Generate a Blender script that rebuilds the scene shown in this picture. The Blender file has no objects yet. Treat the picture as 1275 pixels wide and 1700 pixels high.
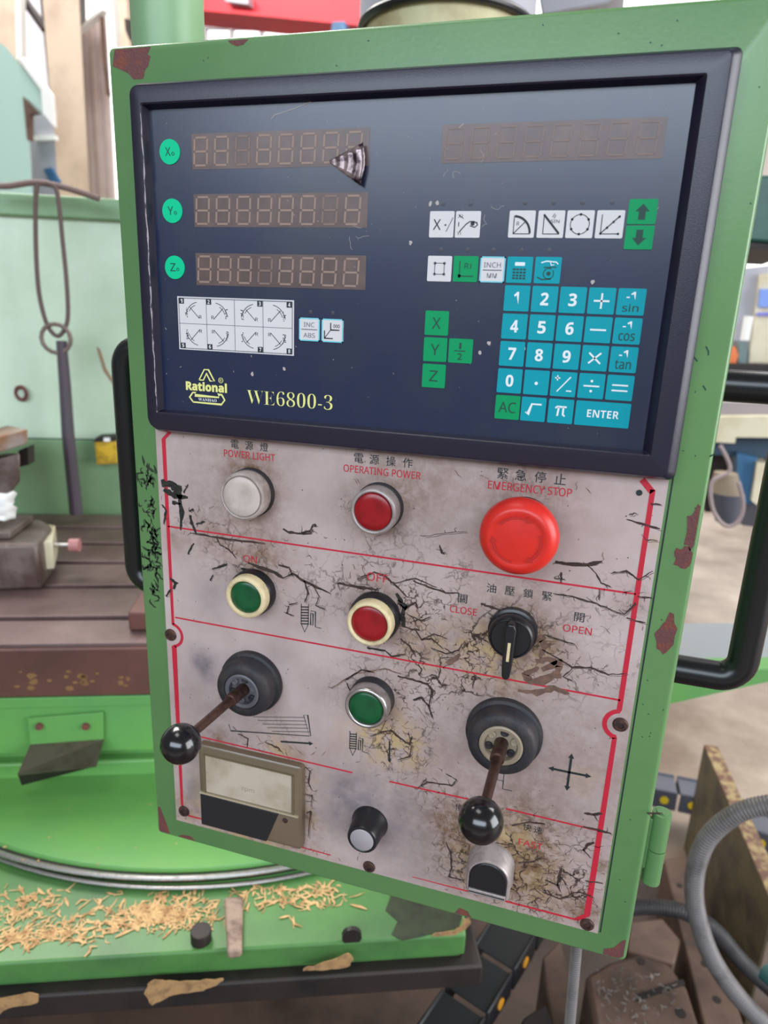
import bpy, math, random
from mathutils import Vector, Matrix
random.seed(7)
# ------------------------------------------------------------------ camera, world, lights
SC = bpy.context.scene
COL = SC.collection
CAMLOC = Vector((0.29377545, -0.39074255, -0.14509408))
RR = Matrix(((0.9562456, 0.2900405, 0.0383517), (0.1153831, -0.2534117, -0.9604526), (-0.2688515, 0.9228537, -0.2757896)))
FPX = 1135.72
cam = bpy.data.cameras.new('camera'); cam_o = bpy.data.objects.new('camera', cam); COL.objects.link(cam_o)
cam.sensor_fit = 'VERTICAL'; cam.sensor_height = 36.0; cam.lens = FPX / 1700 * 36
cam.clip_start = .01; cam.clip_end = 100
cam_o.matrix_world = Matrix(((RR[0][0], -RR[1][0], -RR[2][0], CAMLOC.x), (RR[0][1], -RR[1][1], -RR[2][1], CAMLOC.y),
                             (RR[0][2], -RR[1][2], -RR[2][2], CAMLOC.z), (0, 0, 0, 1)))
cam.dof.use_dof = True; cam.dof.focus_distance = .42; cam.dof.aperture_fstop = 8.5
SC.camera = cam_o
SC.view_settings.view_transform = 'Standard'; SC.view_settings.look = 'None'
SC.view_settings.gamma = 1.0; SC.view_settings.exposure = 0.0; SC.view_settings.use_curve_mapping = False
w = bpy.data.worlds.new('hall_daylight'); SC.world = w; w.use_nodes = True
w.node_tree.nodes['Background'].inputs[0].default_value = (1.0, .95, .9, 1)
w.node_tree.nodes['Background'].inputs[1].default_value = .2

def area(name, loc, target, sx, sy, power, col=(1, 1, 1)):
    l = bpy.data.lights.new(name, 'AREA'); l.shape = 'RECTANGLE'; l.size = sx; l.size_y = sy; l.energy = power; l.color = col
    o = bpy.data.objects.new(name, l); COL.objects.link(o); o.location = loc
    o.rotation_euler = (Vector(target) - Vector(loc)).to_track_quat('-Z', 'Y').to_euler(); return o
area('window_light_behind', (.3, -6.0, 2.4), (.2, 0, -.2), 8.0, 2.4, 440, (.76, .87, 1))
area('window_light_right', (5.0, -.5, .7), (.3, 0, -.2), 3.4, 3.2, 270, (.95, .97, 1))
area('skylight', (-.9, -1.0, 4.4), (-.2, .1, -.4), 1.8, 1.2, 30, (1, .98, .95))
area('fill_far_left', (-3.4, 3.0, 4.6), (-1.6, 4.0, 0), 4.0, 3.0, 560, (1, .97, .93))  # added fill that lifts the dim far-left hall, no skylight there
area('fill_far_right', (4.0, 4.5, 4.6), (2.2, 4.6, -1.4), 4.0, 4.0, 420, (1, .98, .96))  # added fill brightening the far-right hall and its floor

# ------------------------------------------------------------------ helpers
def lin(c):
    return tuple(((x / 255) / 12.92 if x / 255 <= .04045 else ((x / 255 + .055) / 1.055) ** 2.4) for x in c)
def mat(name, rgb, rough=.5, metal=0., spec=.5, rgb2=None, scale=20, lo=.45, hi=.65, bump=0., bscale=200, coat=0., detail=6., emit=None, rvar=0.):
    m = bpy.data.materials.new(name); m.use_nodes = True; nt = m.node_tree; b = nt.nodes['Principled BSDF']
    b.inputs['Base Color'].default_value = (*lin(rgb), 1); b.inputs['Roughness'].default_value = rough
    b.inputs['Metallic'].default_value = metal; b.inputs['Specular IOR Level'].default_value = spec
    b.inputs['Coat Weight'].default_value = coat; b.inputs['Coat Roughness'].default_value = .25
    N = nt.nodes.new; L = nt.links.new
    if rgb2 or bump:
        tc = N('ShaderNodeTexCoord')
    if rgb2:
        n = N('ShaderNodeTexNoise'); n.inputs['Scale'].default_value = scale; n.inputs['Detail'].default_value = detail
        n.inputs['Roughness'].default_value = .62
        L(tc.outputs['Object'], n.inputs['Vector'])
        r = N('ShaderNodeMapRange'); r.inputs[1].default_value = lo; r.inputs[2].default_value = hi; L(n.outputs[0], r.inputs[0])
        x = N('ShaderNodeMix'); x.data_type = 'RGBA'; L(r.outputs[0], x.inputs[0])
        x.inputs[6].default_value = (*lin(rgb), 1); x.inputs[7].default_value = (*lin(rgb2), 1); L(x.outputs[2], b.inputs['Base Color'])
        if rvar:
            q = N('ShaderNodeMath'); q.operation = 'MULTIPLY_ADD'; L(r.outputs[0], q.inputs[0]); q.inputs[1].default_value = rvar; q.inputs[2].default_value = rough
            L(q.outputs[0], b.inputs['Roughness'])
    if bump:
        n2 = N('ShaderNodeTexNoise'); n2.inputs['Scale'].default_value = bscale; n2.inputs['Detail'].default_value = 3
        L(tc.outputs['Object'], n2.inputs['Vector'])
        bp = N('ShaderNodeBump'); bp.inputs['Strength'].default_value = bump; bp.inputs['Distance'].default_value = .002
        L(n2.outputs[0], bp.inputs['Height']); L(bp.outputs[0], b.inputs['Normal'])
    if emit:
        b.inputs['Emission Color'].default_value = (*lin(rgb), 1); b.inputs['Emission Strength'].default_value = emit
    return m
WL = {}
def put(o, parent=None, loc=(0, 0, 0)):
    COL.objects.link(o)
    if parent is not None:
        o.parent = parent; WL[o] = WL[parent]
    else:
        o.location = loc; WL[o] = Vector(loc)
def tag(o, label=None, cat=None, group=None, kind=None):
    if label: o['label'] = label
    if cat: o['category'] = cat
    if group: o['group'] = group
    if kind: o['kind'] = kind
    return o
def thing(name, label, cat, loc=(0, 0, 0), group=None):
    o = bpy.data.objects.new(name, None); o.empty_display_size = .02; put(o, None, loc); return tag(o, label, cat, group)
def obj(name, vf, m, parent=None, loc=(0, 0, 0), smooth=False, bev=0., seg=2, label=None, ang=35):
    vs, fs = vf; base = WL[parent] if parent is not None else Vector(loc)
    me = bpy.data.meshes.new(name); me.from_pydata([tuple(Vector(v) - base) for v in vs], [], fs); me.update()
    me.materials.append(m)
    o = bpy.data.objects.new(name, me); put(o, parent, loc)
    if smooth or bev:
        me.polygons.foreach_set('use_smooth', [True] * len(me.polygons)); me.set_sharp_from_angle(angle=math.radians(ang))
    if bev:
        b = o.modifiers.new('bevel', 'BEVEL'); b.width = bev; b.segments = seg; b.limit_method = 'ANGLE'; b.angle_limit = math.radians(30)
    if label: o['label'] = label
    return o
def join(*vfs):
    V = []; F = []
    for v, f in vfs:
        n = len(V); V += [tuple(q) for q in v]; F += [[i + n for i in a] for a in f]
    return V, F
# panel frame in mm: x right, z up (0 = top edge of the cabinet), d = distance out of the cabinet face
def P(x, z, d=0.): return (x / 1000, -d / 1000, z / 1000)
def area2(p): return sum(p[i][0] * p[(i + 1) % len(p)][1] - p[(i + 1) % len(p)][0] * p[i][1] for i in range(len(p)))
def prism(poly, d0, d1):       # polygon in the panel plane
    if area2(poly) < 0: poly = poly[::-1]
    n = len(poly); V = [P(x, z, d1) for x, z in poly] + [P(x, z, d0) for x, z in poly]
    F = [list(range(n)), list(range(2 * n - 1, n - 1, -1))] + [[i, i + n, (i + 1) % n + n, (i + 1) % n] for i in range(n)]
    return V, F
def rect(x0, x1, z0, z1): return [(x0, z0), (x1, z0), (x1, z1), (x0, z1)]
def rrect(x0, x1, z0, z1, r, n=5):
    out = []
    for cx, cz, a0 in ((x1 - r, z1 - r, 0), (x0 + r, z1 - r, 90), (x0 + r, z0 + r, 180), (x1 - r, z0 + r, 270)):
        for i in range(n + 1):
            a = math.radians(a0 + 90 * i / n); out.append((cx + r * math.cos(a), cz + r * math.sin(a)))
    return out
def circ(x, z, r, n=32, sx=1, sz=1): return [(x + r * sx * math.cos(2 * math.pi * i / n), z + r * sz * math.sin(2 * math.pi * i / n)) for i in range(n)]
def arc(x, z, r, a0, a1, n=14): return [(x + r * math.cos(math.radians(a0 + (a1 - a0) * i / n)), z + r * math.sin(math.radians(a0 + (a1 - a0) * i / n))) for i in range(n + 1)]
def stroke(pts, wd, d0, d1):   # a line of width wd (mm or list) lying on the panel
    n = len(pts); ws = wd if isinstance(wd, (list, tuple)) else [wd] * n; V = []; F = []
    for i in range(n):
        a = Vector(pts[max(i - 1, 0)]); b = Vector(pts[min(i + 1, n - 1)]); t = (b - a)
        if t.length < 1e-9: t = Vector((1, 0))
        t.normalize(); nx, nz = -t.y, t.x; h = ws[i] / 2
        if 0 < i < n - 1:
            s = (Vector(pts[i]) - Vector(pts[i - 1])).normalized(); h /= max(.5, abs(s.dot(t)))
        x, z = pts[i]
        V += [P(x + nx * h, z + nz * h, d1), P(x - nx * h, z - nz * h, d1), P(x - nx * h, z - nz * h, d0), P(x + nx * h, z + nz * h, d0)]
    for i in range(n - 1):
        a = 4 * i; b = a + 4
        F += [[a, a + 1, b + 1, b], [a + 1, a + 2, b + 2, b + 1], [a + 2, a + 3, b + 3, b + 2], [a + 3, a, b, b + 3]]
    F += [[3, 2, 1, 0], [4 * n - 4, 4 * n - 3, 4 * n - 2, 4 * n - 1]]
    return V, F
def rings(loops, cap0=True, cap1=True):
    V = [tuple(v) for l in loops for v in l]; n = len(loops[0]); F = []
    for k in range(len(loops) - 1):
        for i in range(n):
            j = (i + 1) % n; F.append([k * n + i, k * n + j, (k + 1) * n + j, (k + 1) * n + i])
    if cap0: F.append(list(range(n))[::-1])
    if cap1: F.append([(len(loops) - 1) * n + i for i in range(n)])
    return V, F
def lathe(x, z, prof, seg=40, tilt=None):   # profile (r, d) turned about the outward axis at x, z
    loops = []
    for r, d in prof:
        loops.append([Vector(P(x + max(r, .01) * math.cos(2 * math.pi * i / seg), z + max(r, .01) * math.sin(2 * math.pi * i / seg), d)) for i in range(seg)])
    return rings(loops)
def catmull(pts, n=8):
    pts = [Vector(p) for p in pts]; out = []
    for i in range(len(pts) - 1):
        p0 = pts[max(i - 1, 0)]; p1 = pts[i]; p2 = pts[i + 1]; p3 = pts[min(i + 2, len(pts) - 1)]
        for k in range(n):
            t = k / n
            out.append(.5 * ((2 * p1) + (p2 - p0) * t + (2 * p0 - 5 * p1 + 4 * p2 - p3) * t * t + (3 * p1 - p0 - 3 * p2 + p3) * t ** 3))
    out.append(pts[-1]); return out
def tube(pts, r, seg=12, closed=False):
    pts = [Vector(p) for p in pts]; n = len(pts); loops = []
    t = (pts[1] - pts[0]).normalized(); u = t.orthogonal().normalized()
    for i in range(n):
        if closed: t = (pts[(i + 1) % n] - pts[i - 1]).normalized()
        else: t = (pts[min(i + 1, n - 1)] - pts[max(i - 1, 0)]).normalized()
        u = (u - t * u.dot(t)).normalized(); v = t.cross(u); rr = r(i, n) if callable(r) else r
        loops.append([pts[i] + (u * math.cos(2 * math.pi * k / seg) + v * math.sin(2 * math.pi * k / seg)) * rr for k in range(seg)])
    if closed:
        loops.append(loops[0]); return rings(loops, False, False)
    return rings(loops)
def resample(pts, step):
    out = [pts[0]]; acc = 0.
    for a, b in zip(pts, pts[1:]):
        L = (b - a).length; s = step - acc
        while s <= L:
            out.append(a.lerp(b, s / L)); s += step
        acc = (acc + L) % step
    return out
def conduit(pts, r, pitch=.0045):
    q = resample(catmull(pts, 24), pitch / 4)
    return tube(q, lambda i, n: r * (1 + .07 * math.cos(i * math.pi / 2)), 12)
def box(x0, x1, y0, y1, z0, z1, f=lambda a: a):
    V = [f((x, y, z)) for z in (z0, z1) for x, y in ((x0, y0), (x1, y0), (x1, y1), (x0, y1))]
    return V, [[3, 2, 1, 0], [4, 5, 6, 7], [0, 1, 5, 4], [1, 2, 6, 5], [2, 3, 7, 6], [3, 0, 4, 7]]
def slab(poly, dv):            # closed 3D polygon thickened along the vector dv
    n = len(poly); V = [tuple(p) for p in poly] + [tuple(Vector(p) + Vector(dv)) for p in poly]
    F = [list(range(n))[::-1], list(range(n, 2 * n))] + [[i, (i + 1) % n, (i + 1) % n + n, i + n] for i in range(n)]
    return V, F
# the milling machine stands turned to the cabinet
TH = 0.398703; UX = Vector((math.cos(TH), math.sin(TH), 0)); UY = Vector((-math.sin(TH), math.cos(TH), 0))
def M(a): return tuple(UX * a[0] + UY * a[1] + Vector((0, 0, a[2])))
# where a sight line from the measured viewpoint meets a real plane of the place
def ray(px, py):
    a = Vector(((px - 637.5) / FPX, (py - 850) / FPX, 1)); return RR.transposed() @ a
def on_z(px, py, Z): d = ray(px, py); return CAMLOC + d * ((Z - CAMLOC.z) / d.z)
def on_y(px, py, Y): d = ray(px, py); return CAMLOC + d * ((Y - CAMLOC.y) / d.y)
def on_v(px, py, v): d = ray(px, py); return CAMLOC + d * ((v - CAMLOC.dot(UY)) / d.dot(UY))
def sh(px, py, d=1.5): q = on_y(px, py, -d / 1000); return (q.x * 1000, q.z * 1000)   # on the control plate, mm

SANS = {}
for i in range(26):
    SANS[chr(65 + i)] = chr(0x1D5A0 + i); SANS[chr(97 + i)] = chr(0x1D5BA + i)
BOLD = {**{chr(65 + i): chr(0x1D5D4 + i) for i in range(26)}, **{chr(97 + i): chr(0x1D5EE + i) for i in range(26)}, **{chr(48 + i): chr(0x1D7EC + i) for i in range(10)}}
SERIF = {**{chr(65 + i): chr(0x1D400 + i) for i in range(26)}, **{chr(48 + i): chr(0x1D7CE + i) for i in range(10)}}
def textvf(s, x0, x1, z0, z1, d, font=None, off=0., h=.12, italic=0.):
    c = bpy.data.curves.new('lettering', 'FONT'); c.body = ''.join((font or {}).get(ch, ch) for ch in s); c.size = 1; c.offset = off
    c.resolution_u = 3; c.shear = italic
    o = bpy.data.objects.new('lettering', c); COL.objects.link(o)
    me = bpy.data.meshes.new_from_object(o.evaluated_get(bpy.context.evaluated_depsgraph_get()))
    V = [v.co.copy() for v in me.vertices]; F = [list(p.vertices) for p in me.polygons]
    COL.objects.unlink(o); bpy.data.objects.remove(o); bpy.data.curves.remove(c); bpy.data.meshes.remove(me)
    ax = min(v.x for v in V); bx = max(v.x for v in V); ay = min(v.y for v in V); by = max(v.y for v in V)
    out = [P(x0 + (v.x - ax) / (bx - ax) * (x1 - x0), z0 + (v.y - ay) / max(by - ay, 1e-6) * (z1 - z0), d) for v in V]
    return out, F
def text(s, x0, x1, z0, z1, d, m, parent, font=None, off=0., name='lettering', label=None, italic=0.):
    return obj(name, textvf(s, x0, x1, z0, z1, d, font, off, italic=italic), m, parent, label=label)

# ------------------------------------------------------------------ materials
G = mat('green_enamel', (98, 140, 84), .34, spec=.75, rgb2=(82, 126, 78), scale=9, lo=.3, hi=.75, bump=.035, bscale=380)
GL = mat('pale_green_enamel', (204, 222, 200), .4, rgb2=(168, 192, 162), scale=3.5, lo=.35, hi=.8, bump=.1, bscale=90)
GM = mat('bright_green_enamel', (102, 158, 76), .36, rgb2=(84, 142, 88), scale=3, lo=.35, hi=.7, bump=.06, bscale=60)
RUST = mat('rusty_primer', (102, 60, 60), .7, rgb2=(128, 66, 42), scale=120, lo=.5, hi=.7, bump=.3, bscale=600)
BZ = mat('black_plastic_bezel', (26, 23, 44), .34, spec=.6, bump=.06, bscale=1500)
NAVY = mat('navy_membrane', (24, 36, 68), .28, spec=.75, rgb2=(38, 46, 64), scale=14)
WIN = mat('smoked_display_window', (92, 76, 74), .3, rgb2=(104, 86, 82), scale=60)
DIG = mat('unlit_segments', (146, 122, 110), .45)
DIG2 = mat('faint_segments', (124, 102, 94), .45)
TEAL = mat('teal_key', (0, 152, 168), .5, spec=.2)
KG = mat('green_key', (0, 150, 92), .5, spec=.2)
KR = mat('round_green_key', (0, 198, 142), .5, spec=.2)
KW = mat('white_key', (214, 212, 214), .5, spec=.2)
CY = mat('cyan_edge', (110, 200, 215), .5)
WHT = mat('white_print', (225, 232, 235), .6)
DK = mat('dark_print', (28, 38, 40), .6)
DG = mat('dark_green_print', (16, 62, 55), .6)
GRYP = mat('grey_print', (110, 112, 120), .6)
YEL = mat('yellow_print', (228, 228, 140), .6)
LEDM = mat('dull_indicator', (58, 58, 72), .4)
RED = mat('red_print', (190, 28, 52), .6, rgb2=(165, 60, 70), scale=90, lo=.6, hi=.8)
CRK = mat('brown_black_crack', (46, 32, 30), .75, rgb2=(78, 56, 46), scale=260, lo=.4, hi=.7)
CRK2 = mat('brown_crack', (120, 92, 78), .8, rgb2=(84, 62, 54), scale=200, lo=.4, hi=.7)
TAR = mat('black_tape_residue', (26, 28, 26), .5, rgb2=(50, 46, 40), scale=200, bump=.4, bscale=500)
SCREW = mat('rusty_screw', (58, 42, 42), .6, .3, rgb2=(96, 62, 50), scale=400)
CHR = mat('worn_chrome', (190, 186, 184), .28, .9, rgb2=(130, 122, 116), scale=160, lo=.5, hi=.8, rvar=.2)
STL = mat('dull_aluminium', (168, 158, 156), .4, .35, rgb2=(128, 112, 106), scale=180, lo=.5, hi=.8)
IVO = mat('yellowed_ivory_plastic', (216, 200, 158), .4, rgb2=(170, 150, 112), scale=140, lo=.5, hi=.8)
PWH = mat('milky_lens', (196, 184, 176), .4, rgb2=(176, 162, 152), scale=50)
BRED = mat('red_cap', (150, 14, 26), .3, rgb2=(128, 12, 22), scale=90)
BGRN = mat('green_cap', (4, 84, 44), .3, rgb2=(3, 68, 38), scale=90)
MUSH = mat('mushroom_red', (214, 42, 32), .36, rgb2=(190, 36, 30), scale=40, lo=.45, hi=.75)
BLK = mat('black_plastic', (26, 26, 30), .32, spec=.5)
RUB = mat('grey_black_rubber', (36, 36, 42), .6, rgb2=(54, 48, 48), scale=90, bump=.15, bscale=700)
BALL = mat('glossy_black_ball', (14, 13, 18), .16, spec=.6, coat=.3)
ROD = mat('brown_steel_rod', (98, 74, 66), .38, .75, rgb2=(66, 46, 42), scale=90)
DISCM = mat('grey_cap_disc', (168, 162, 166), .45, .2)
TUBEB = mat('black_coated_tube', (16, 18, 22), .3, spec=.55)
TAN = mat('tan_flake', (204, 168, 118), .8, rgb2=(160, 118, 76), scale=80)
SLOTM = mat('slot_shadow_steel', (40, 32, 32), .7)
TBL = mat('brown_worn_table_steel', (128, 106, 104), .42, .35, rgb2=(92, 70, 68), scale=7, lo=.35, hi=.7, bump=.15, bscale=60)
TBF = mat('red_brown_table_face', (104, 66, 58), .5, .1, rgb2=(84, 54, 50), scale=6, lo=.4, hi=.7, bump=.15, bscale=80)
CAST = mat('grey_cast_iron', (120, 106, 100), .5, .4, rgb2=(84, 66, 60), scale=16, bump=.2, bscale=120)
DARK = mat('oily_dark_steel', (44, 36, 34), .55, .2, rgb2=(30, 26, 26), scale=14)
BRN = mat('brown_grimy_steel', (104, 82, 70), .6, .15, rgb2=(72, 56, 48), scale=11, bump=.2, bscale=90)
OLV = mat('chipped_olive_paint', (84, 74, 52), .55, rgb2=(58, 50, 42), scale=16, bump=.25, bscale=80)
OLT = mat('chipped_cream_rim', (150, 132, 92), .6, rgb2=(96, 66, 52), scale=60, lo=.4, hi=.55)
HOSE = mat('grey_conduit', (112, 108, 108), .45, .1, rgb2=(88, 84, 82), scale=30)
HOSD = mat('dark_conduit', (62, 60, 62), .5, rgb2=(44, 42, 44), scale=30)
CHAIN = mat('black_chain_plastic', (34, 35, 38), .42)
CHG = mat('grey_chain_plastic', (84, 86, 96), .45)
ORG = mat('orange_plug', (232, 160, 40), .45)
YPL = mat('yellow_plug', (240, 205, 40), .45)
YBX = mat('yellow_box', (214, 176, 46), .5, rgb2=(160, 128, 40), scale=40)
BEI = mat('beige_concrete', (196, 176, 156), .85, rgb2=(176, 154, 136), scale=3, bump=.3, bscale=20)
GD = mat('mid_green_enamel', (138, 172, 132), .4, rgb2=(112, 148, 108), scale=3, lo=.35, hi=.7)
PNK = mat('pale_corrugated_sheet', (206, 194, 190), .6, rgb2=(186, 168, 164), scale=2)
LIL = mat('lilac_white_sheet', (214, 210, 216), .6)
TEA2 = mat('pale_teal_enamel', (176, 204, 194), .4)
WPA = mat('white_paint', (236, 236, 234), .5)
CRANE = mat('crane_red', (216, 36, 52), .5, rgb2=(190, 30, 46), scale=1.5)
YCY = mat('yellowed_cylinder', (196, 190, 150), .5, rgb2=(150, 128, 90), scale=9, lo=.42, hi=.7)
CRM = mat('cream_paint', (214, 206, 180), .5, rgb2=(190, 176, 146), scale=6)
BLU = mat('blue_paint', (56, 108, 150), .5, rgb2=(44, 84, 120), scale=4)
GRM = mat('grey_machine_paint', (168, 168, 178), .5)
PGR = mat('pale_ground_steel', (158, 166, 170), .3, .5)

def sheet_material():
    m = bpy.data.materials.new('stained_aluminium_plate'); m.use_nodes = True; nt = m.node_tree; N = nt.nodes.new; L = nt.links.new
    b = nt.nodes['Principled BSDF']; b.inputs['Specular IOR Level'].default_value = .45
    tc = N('ShaderNodeTexCoord')
    def attr(n): a = N('ShaderNodeAttribute'); a.attribute_name = n; return a.outputs['Fac']
    def math_(op, a, c=None, e=None, cl=False):
        q = N('ShaderNodeMath'); q.operation = op; q.use_clamp = cl
        for i, s in enumerate((a, c, e)):
            if s is None: continue
            if isinstance(s, (int, float)): q.inputs[i].default_value = s
            else: L(s, q.inputs[i])
        return q.outputs[0]
    def noise(sc, det=5, ro=.6):
        n = N('ShaderNodeTexNoise'); n.inputs['Scale'].default_value = sc; n.inputs['Detail'].default_value = det; n.inputs['Roughness'].default_value = ro
        L(tc.outputs['Object'], n.inputs['Vector']); return n
    def mix(f, a, c):
        x = N('ShaderNodeMix'); x.data_type = 'RGBA'; L(f, x.inputs[0])
        for i, s in ((6, a), (7, c)):
            if isinstance(s, tuple): x.inputs[i].default_value = (*lin(s), 1)
            else: L(s, x.inputs[i])
        return x.outputs[2]
    n1 = noise(22); f1 = N('ShaderNodeMapRange'); L(n1.outputs[0], f1.inputs[0]); f1.inputs[1].default_value = .35; f1.inputs[2].default_value = .7
    col = mix(f1.outputs[0], (198, 180, 178), (176, 156, 152))
    n2 = noise(140, 8, .7); dirt_shade = attr('dirt_shade')
    dd = math_('MULTIPLY', dirt_shade, math_('MULTIPLY_ADD', n2.outputs[0], 2.6, -.55, True), None, True)
    col = mix(dd, col, (112, 84, 58))
    grey = attr('grey'); n4 = noise(60, 6, .65)
    col = mix(math_('MULTIPLY', grey, math_('MULTIPLY_ADD', n4.outputs[0], 1.8, -.25, True), None, True), col, (112, 106, 112))
    yel = attr('yellow'); n5 = noise(90, 6, .6)
    col = mix(math_('MULTIPLY', yel, math_('MULTIPLY_ADD', n5.outputs[0], 5, -2.0, True), None, True), col, (186, 160, 118))
    # fine crazing of the clear film, only where the film has broken up
    wn = noise(55, 4); wv = N('ShaderNodeVectorMath'); wv.operation = 'MULTIPLY_ADD'; L(wn.outputs[1], wv.inputs[0]); wv.inputs[1].default_value = (.022, .022, .022); L(tc.outputs['Object'], wv.inputs[2])
    ck = attr('crack')
    for sc, wd, amt in ((60, .055, 1.05), (130, .08, .95)):
        v = N('ShaderNodeTexVoronoi'); v.feature = 'DISTANCE_TO_EDGE'; v.inputs['Scale'].default_value = sc; L(wv.outputs[0], v.inputs['Vector'])
        nn = noise(sc * .55, 3); gate = math_('MULTIPLY_ADD', nn.outputs[0], 6., -2.5, True)
        line = math_('SUBTRACT', 1., math_('DIVIDE', v.outputs[0], math_('MULTIPLY_ADD', gate, wd, .001)), None, True)
        k = math_('MULTIPLY', math_('MULTIPLY', line, gate), math_('MULTIPLY', ck, amt), None, True)
        col = mix(k, col, (52, 38, 34))
    L(col, b.inputs['Base Color'])
    n3 = noise(240, 4); b.inputs['Roughness'].default_value = .42
    bp = N('ShaderNodeBump'); bp.inputs['Strength'].default_value = .12; bp.inputs['Distance'].default_value = .001; L(n3.outputs[0], bp.inputs['Height']); L(bp.outputs[0], b.inputs['Normal'])
    return m

# ------------------------------------------------------------------ setting
FLOOR = -1.42
FLM = mat('worn_concrete_floor', (164, 150, 136), .34, rgb2=(112, 96, 82), scale=2.2, lo=.35, hi=.62, bump=.3, bscale=14, detail=10)
tag(obj('floor', box(-9, 9, -7, 13, FLOOR - .1, FLOOR), FLM), kind='structure')
tag(obj('dark_floor_1', slab([(-1.2, -1.5, FLOOR), (4, -1.5, FLOOR), (3.2, .9, FLOOR), (1.5, 1.25, FLOOR), (.2, 1.1, FLOOR), (-1.2, .8, FLOOR)], (0, 0, .004)), mat('dark_brown_floor', (92, 72, 62), .45, rgb2=(60, 46, 40), scale=5, bump=.3, bscale=30)), 'dark brown floor around the machine', kind='structure')  # separate darker brown area of floor
# ------------------------------------------------------------------ control cabinet
cab = thing('control_cabinet', 'green painted steel pendant box with rust chips carrying all the controls', 'control box', (.18, 0, -.553))
def cabloop(e, y): return [(x / 1000, y, z / 1000) for x, z in rrect(0 + e, 360 - e, -553 + e, 0 - e, 4 - e * .6, 4)]
lo = [cabloop(0, .11), cabloop(0, .0035), cabloop(.5, .0016), cabloop(1.4, .0004), cabloop(2.4, 0)]
lo = [l[::-1] for l in lo]
obj('housing', rings(lo), G, cab, smooth=True, ang=50)
random.seed(3)
def blob(cx, cz, rx, rz, n=16, j=.28, clip=None):
    p = []
    for i in range(n):
        a = 2 * math.pi * i / n; k = 1 + random.uniform(-j, j); p.append((cx + rx * k * math.cos(a), cz + rz * k * math.sin(a)))
    if clip: p = [(min(max(x, clip[0]), clip[1]), min(max(z, clip[2]), clip[3])) for x, z in p]
    return p
def flat(poly, d, e=.15): return prism(poly, d - .3, d + e)
for px in ([(190, 80), (250, 72), (245, 90), (250, 93), (246, 110), (241, 116), (238, 131), (222, 132), (212, 121), (187, 110)],
           [(378, 61), (413, 58), (412, 66), (404, 74), (393, 77), (383, 72)],
           [(258, 1338), (266, 1340), (276, 1366), (282, 1384), (262, 1382)],
           [(296, 1393), (302, 1386), (316, 1388), (326, 1399)]):
    q = [sh(x, y, 0) for x, y in px]
    q = [(min(max(x, 2.5), 357.5), min(max(z, -550.5), -2.2)) for x, z in q]
    obj('rust_patch', flat(q, 0, .12), RUST, cab, label='bare brown patch where the green paint has chipped')
for c in ((356, -249, 4, 12), (353, -267, 5, 6), (351, -315, 5, 12)):
    obj('rust_patch', flat(blob(*c, clip=(300, 357.6, -550, -1)), 0, .12), RUST, cab, label='dark brown chip on the right edge')
obj('rust_patch', flat([(345, -550.6), (345, -546), (351, -543), (355, -536), (357.6, -534), (357.6, -548), (355, -550.6)], 0, .12), RUST, cab)
obj('rust_patch', flat([(244, -550.6), (247, -545), (253, -546), (256, -550.6)], 0, .12), RUST, cab)
# black residue rubbed on the green left strip
def squiggle(px, n, sx, sy, wmin=.3, wmax=1.6, L=6):
    out = []
    for _ in range(n):
        x = random.gauss(px[0], sx); z = random.gauss(px[1], sy); a = random.uniform(0, 6.3); pts = [(x, z)]
        for _k in range(random.randint(3, 7)):
            a += random.gauss(0, .6); s = random.uniform(.3, 1) * L / 4; x += s * math.cos(a); z += s * math.sin(a); pts.append((x, z))
        wd = [random.uniform(wmin, wmax) * math.sin(math.pi * (i + .6) / (len(pts) + .2)) for i in range(len(pts))]
        out.append((pts, wd))
    return out
S_ = []
for c, n, sx, sy in (((10.5, -257), 20, 3, 3.5), ((12, -277), 9, 4, 2), ((12, -300), 34, 3, 9), ((11.5, -316), 26, 2.6, 8), ((13, -335), 8, 2, 6), ((9, -345), 5, 1, 5)):
    for pts, wd in squiggle(c, n, sx, sy, .3, 2.2, 9):
        pts = [(min(max(x, 2.5), 19), z) for x, z in pts]; S_.append(stroke(pts, wd, -.1, .1))
o = obj('tape_residue', join(*S_), mat('dark_green_smear', (34, 46, 34), .5, rgb2=(52, 74, 48), scale=120), cab, label='black sticky residue on the left green strip'); o['kind'] = 'stuff'
S_ = []
for px in ([(1178, 758), (1186, 754)], [(1150, 590), (1158, 600)], [(1167, 640), (1172, 648)], [(1172, 575), (1176, 583), (1176, 590)]):
    S_.append(stroke([sh(x, y, 0) for x, y in px], .7, -.1, .1))
for _ in range(26):
    x = random.uniform(343, 357); z = random.uniform(-545, -10); a = random.uniform(0, 3)
    if random.random() < .35: x = random.uniform(5, 350); z = random.uniform(-20, -6)
    S_.append(stroke([(x, z), (x + .9 * math.cos(a), z + .9 * math.sin(a))], .5, -.1, .08))
o = obj('scratch', join(*S_), DG, cab); o['kind'] = 'stuff'
obj('seam_line', stroke([(341.6, -222), (341.2, -533.5)], .9, -.1, .12), DK, cab, label='dark gap beside the plate')
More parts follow.
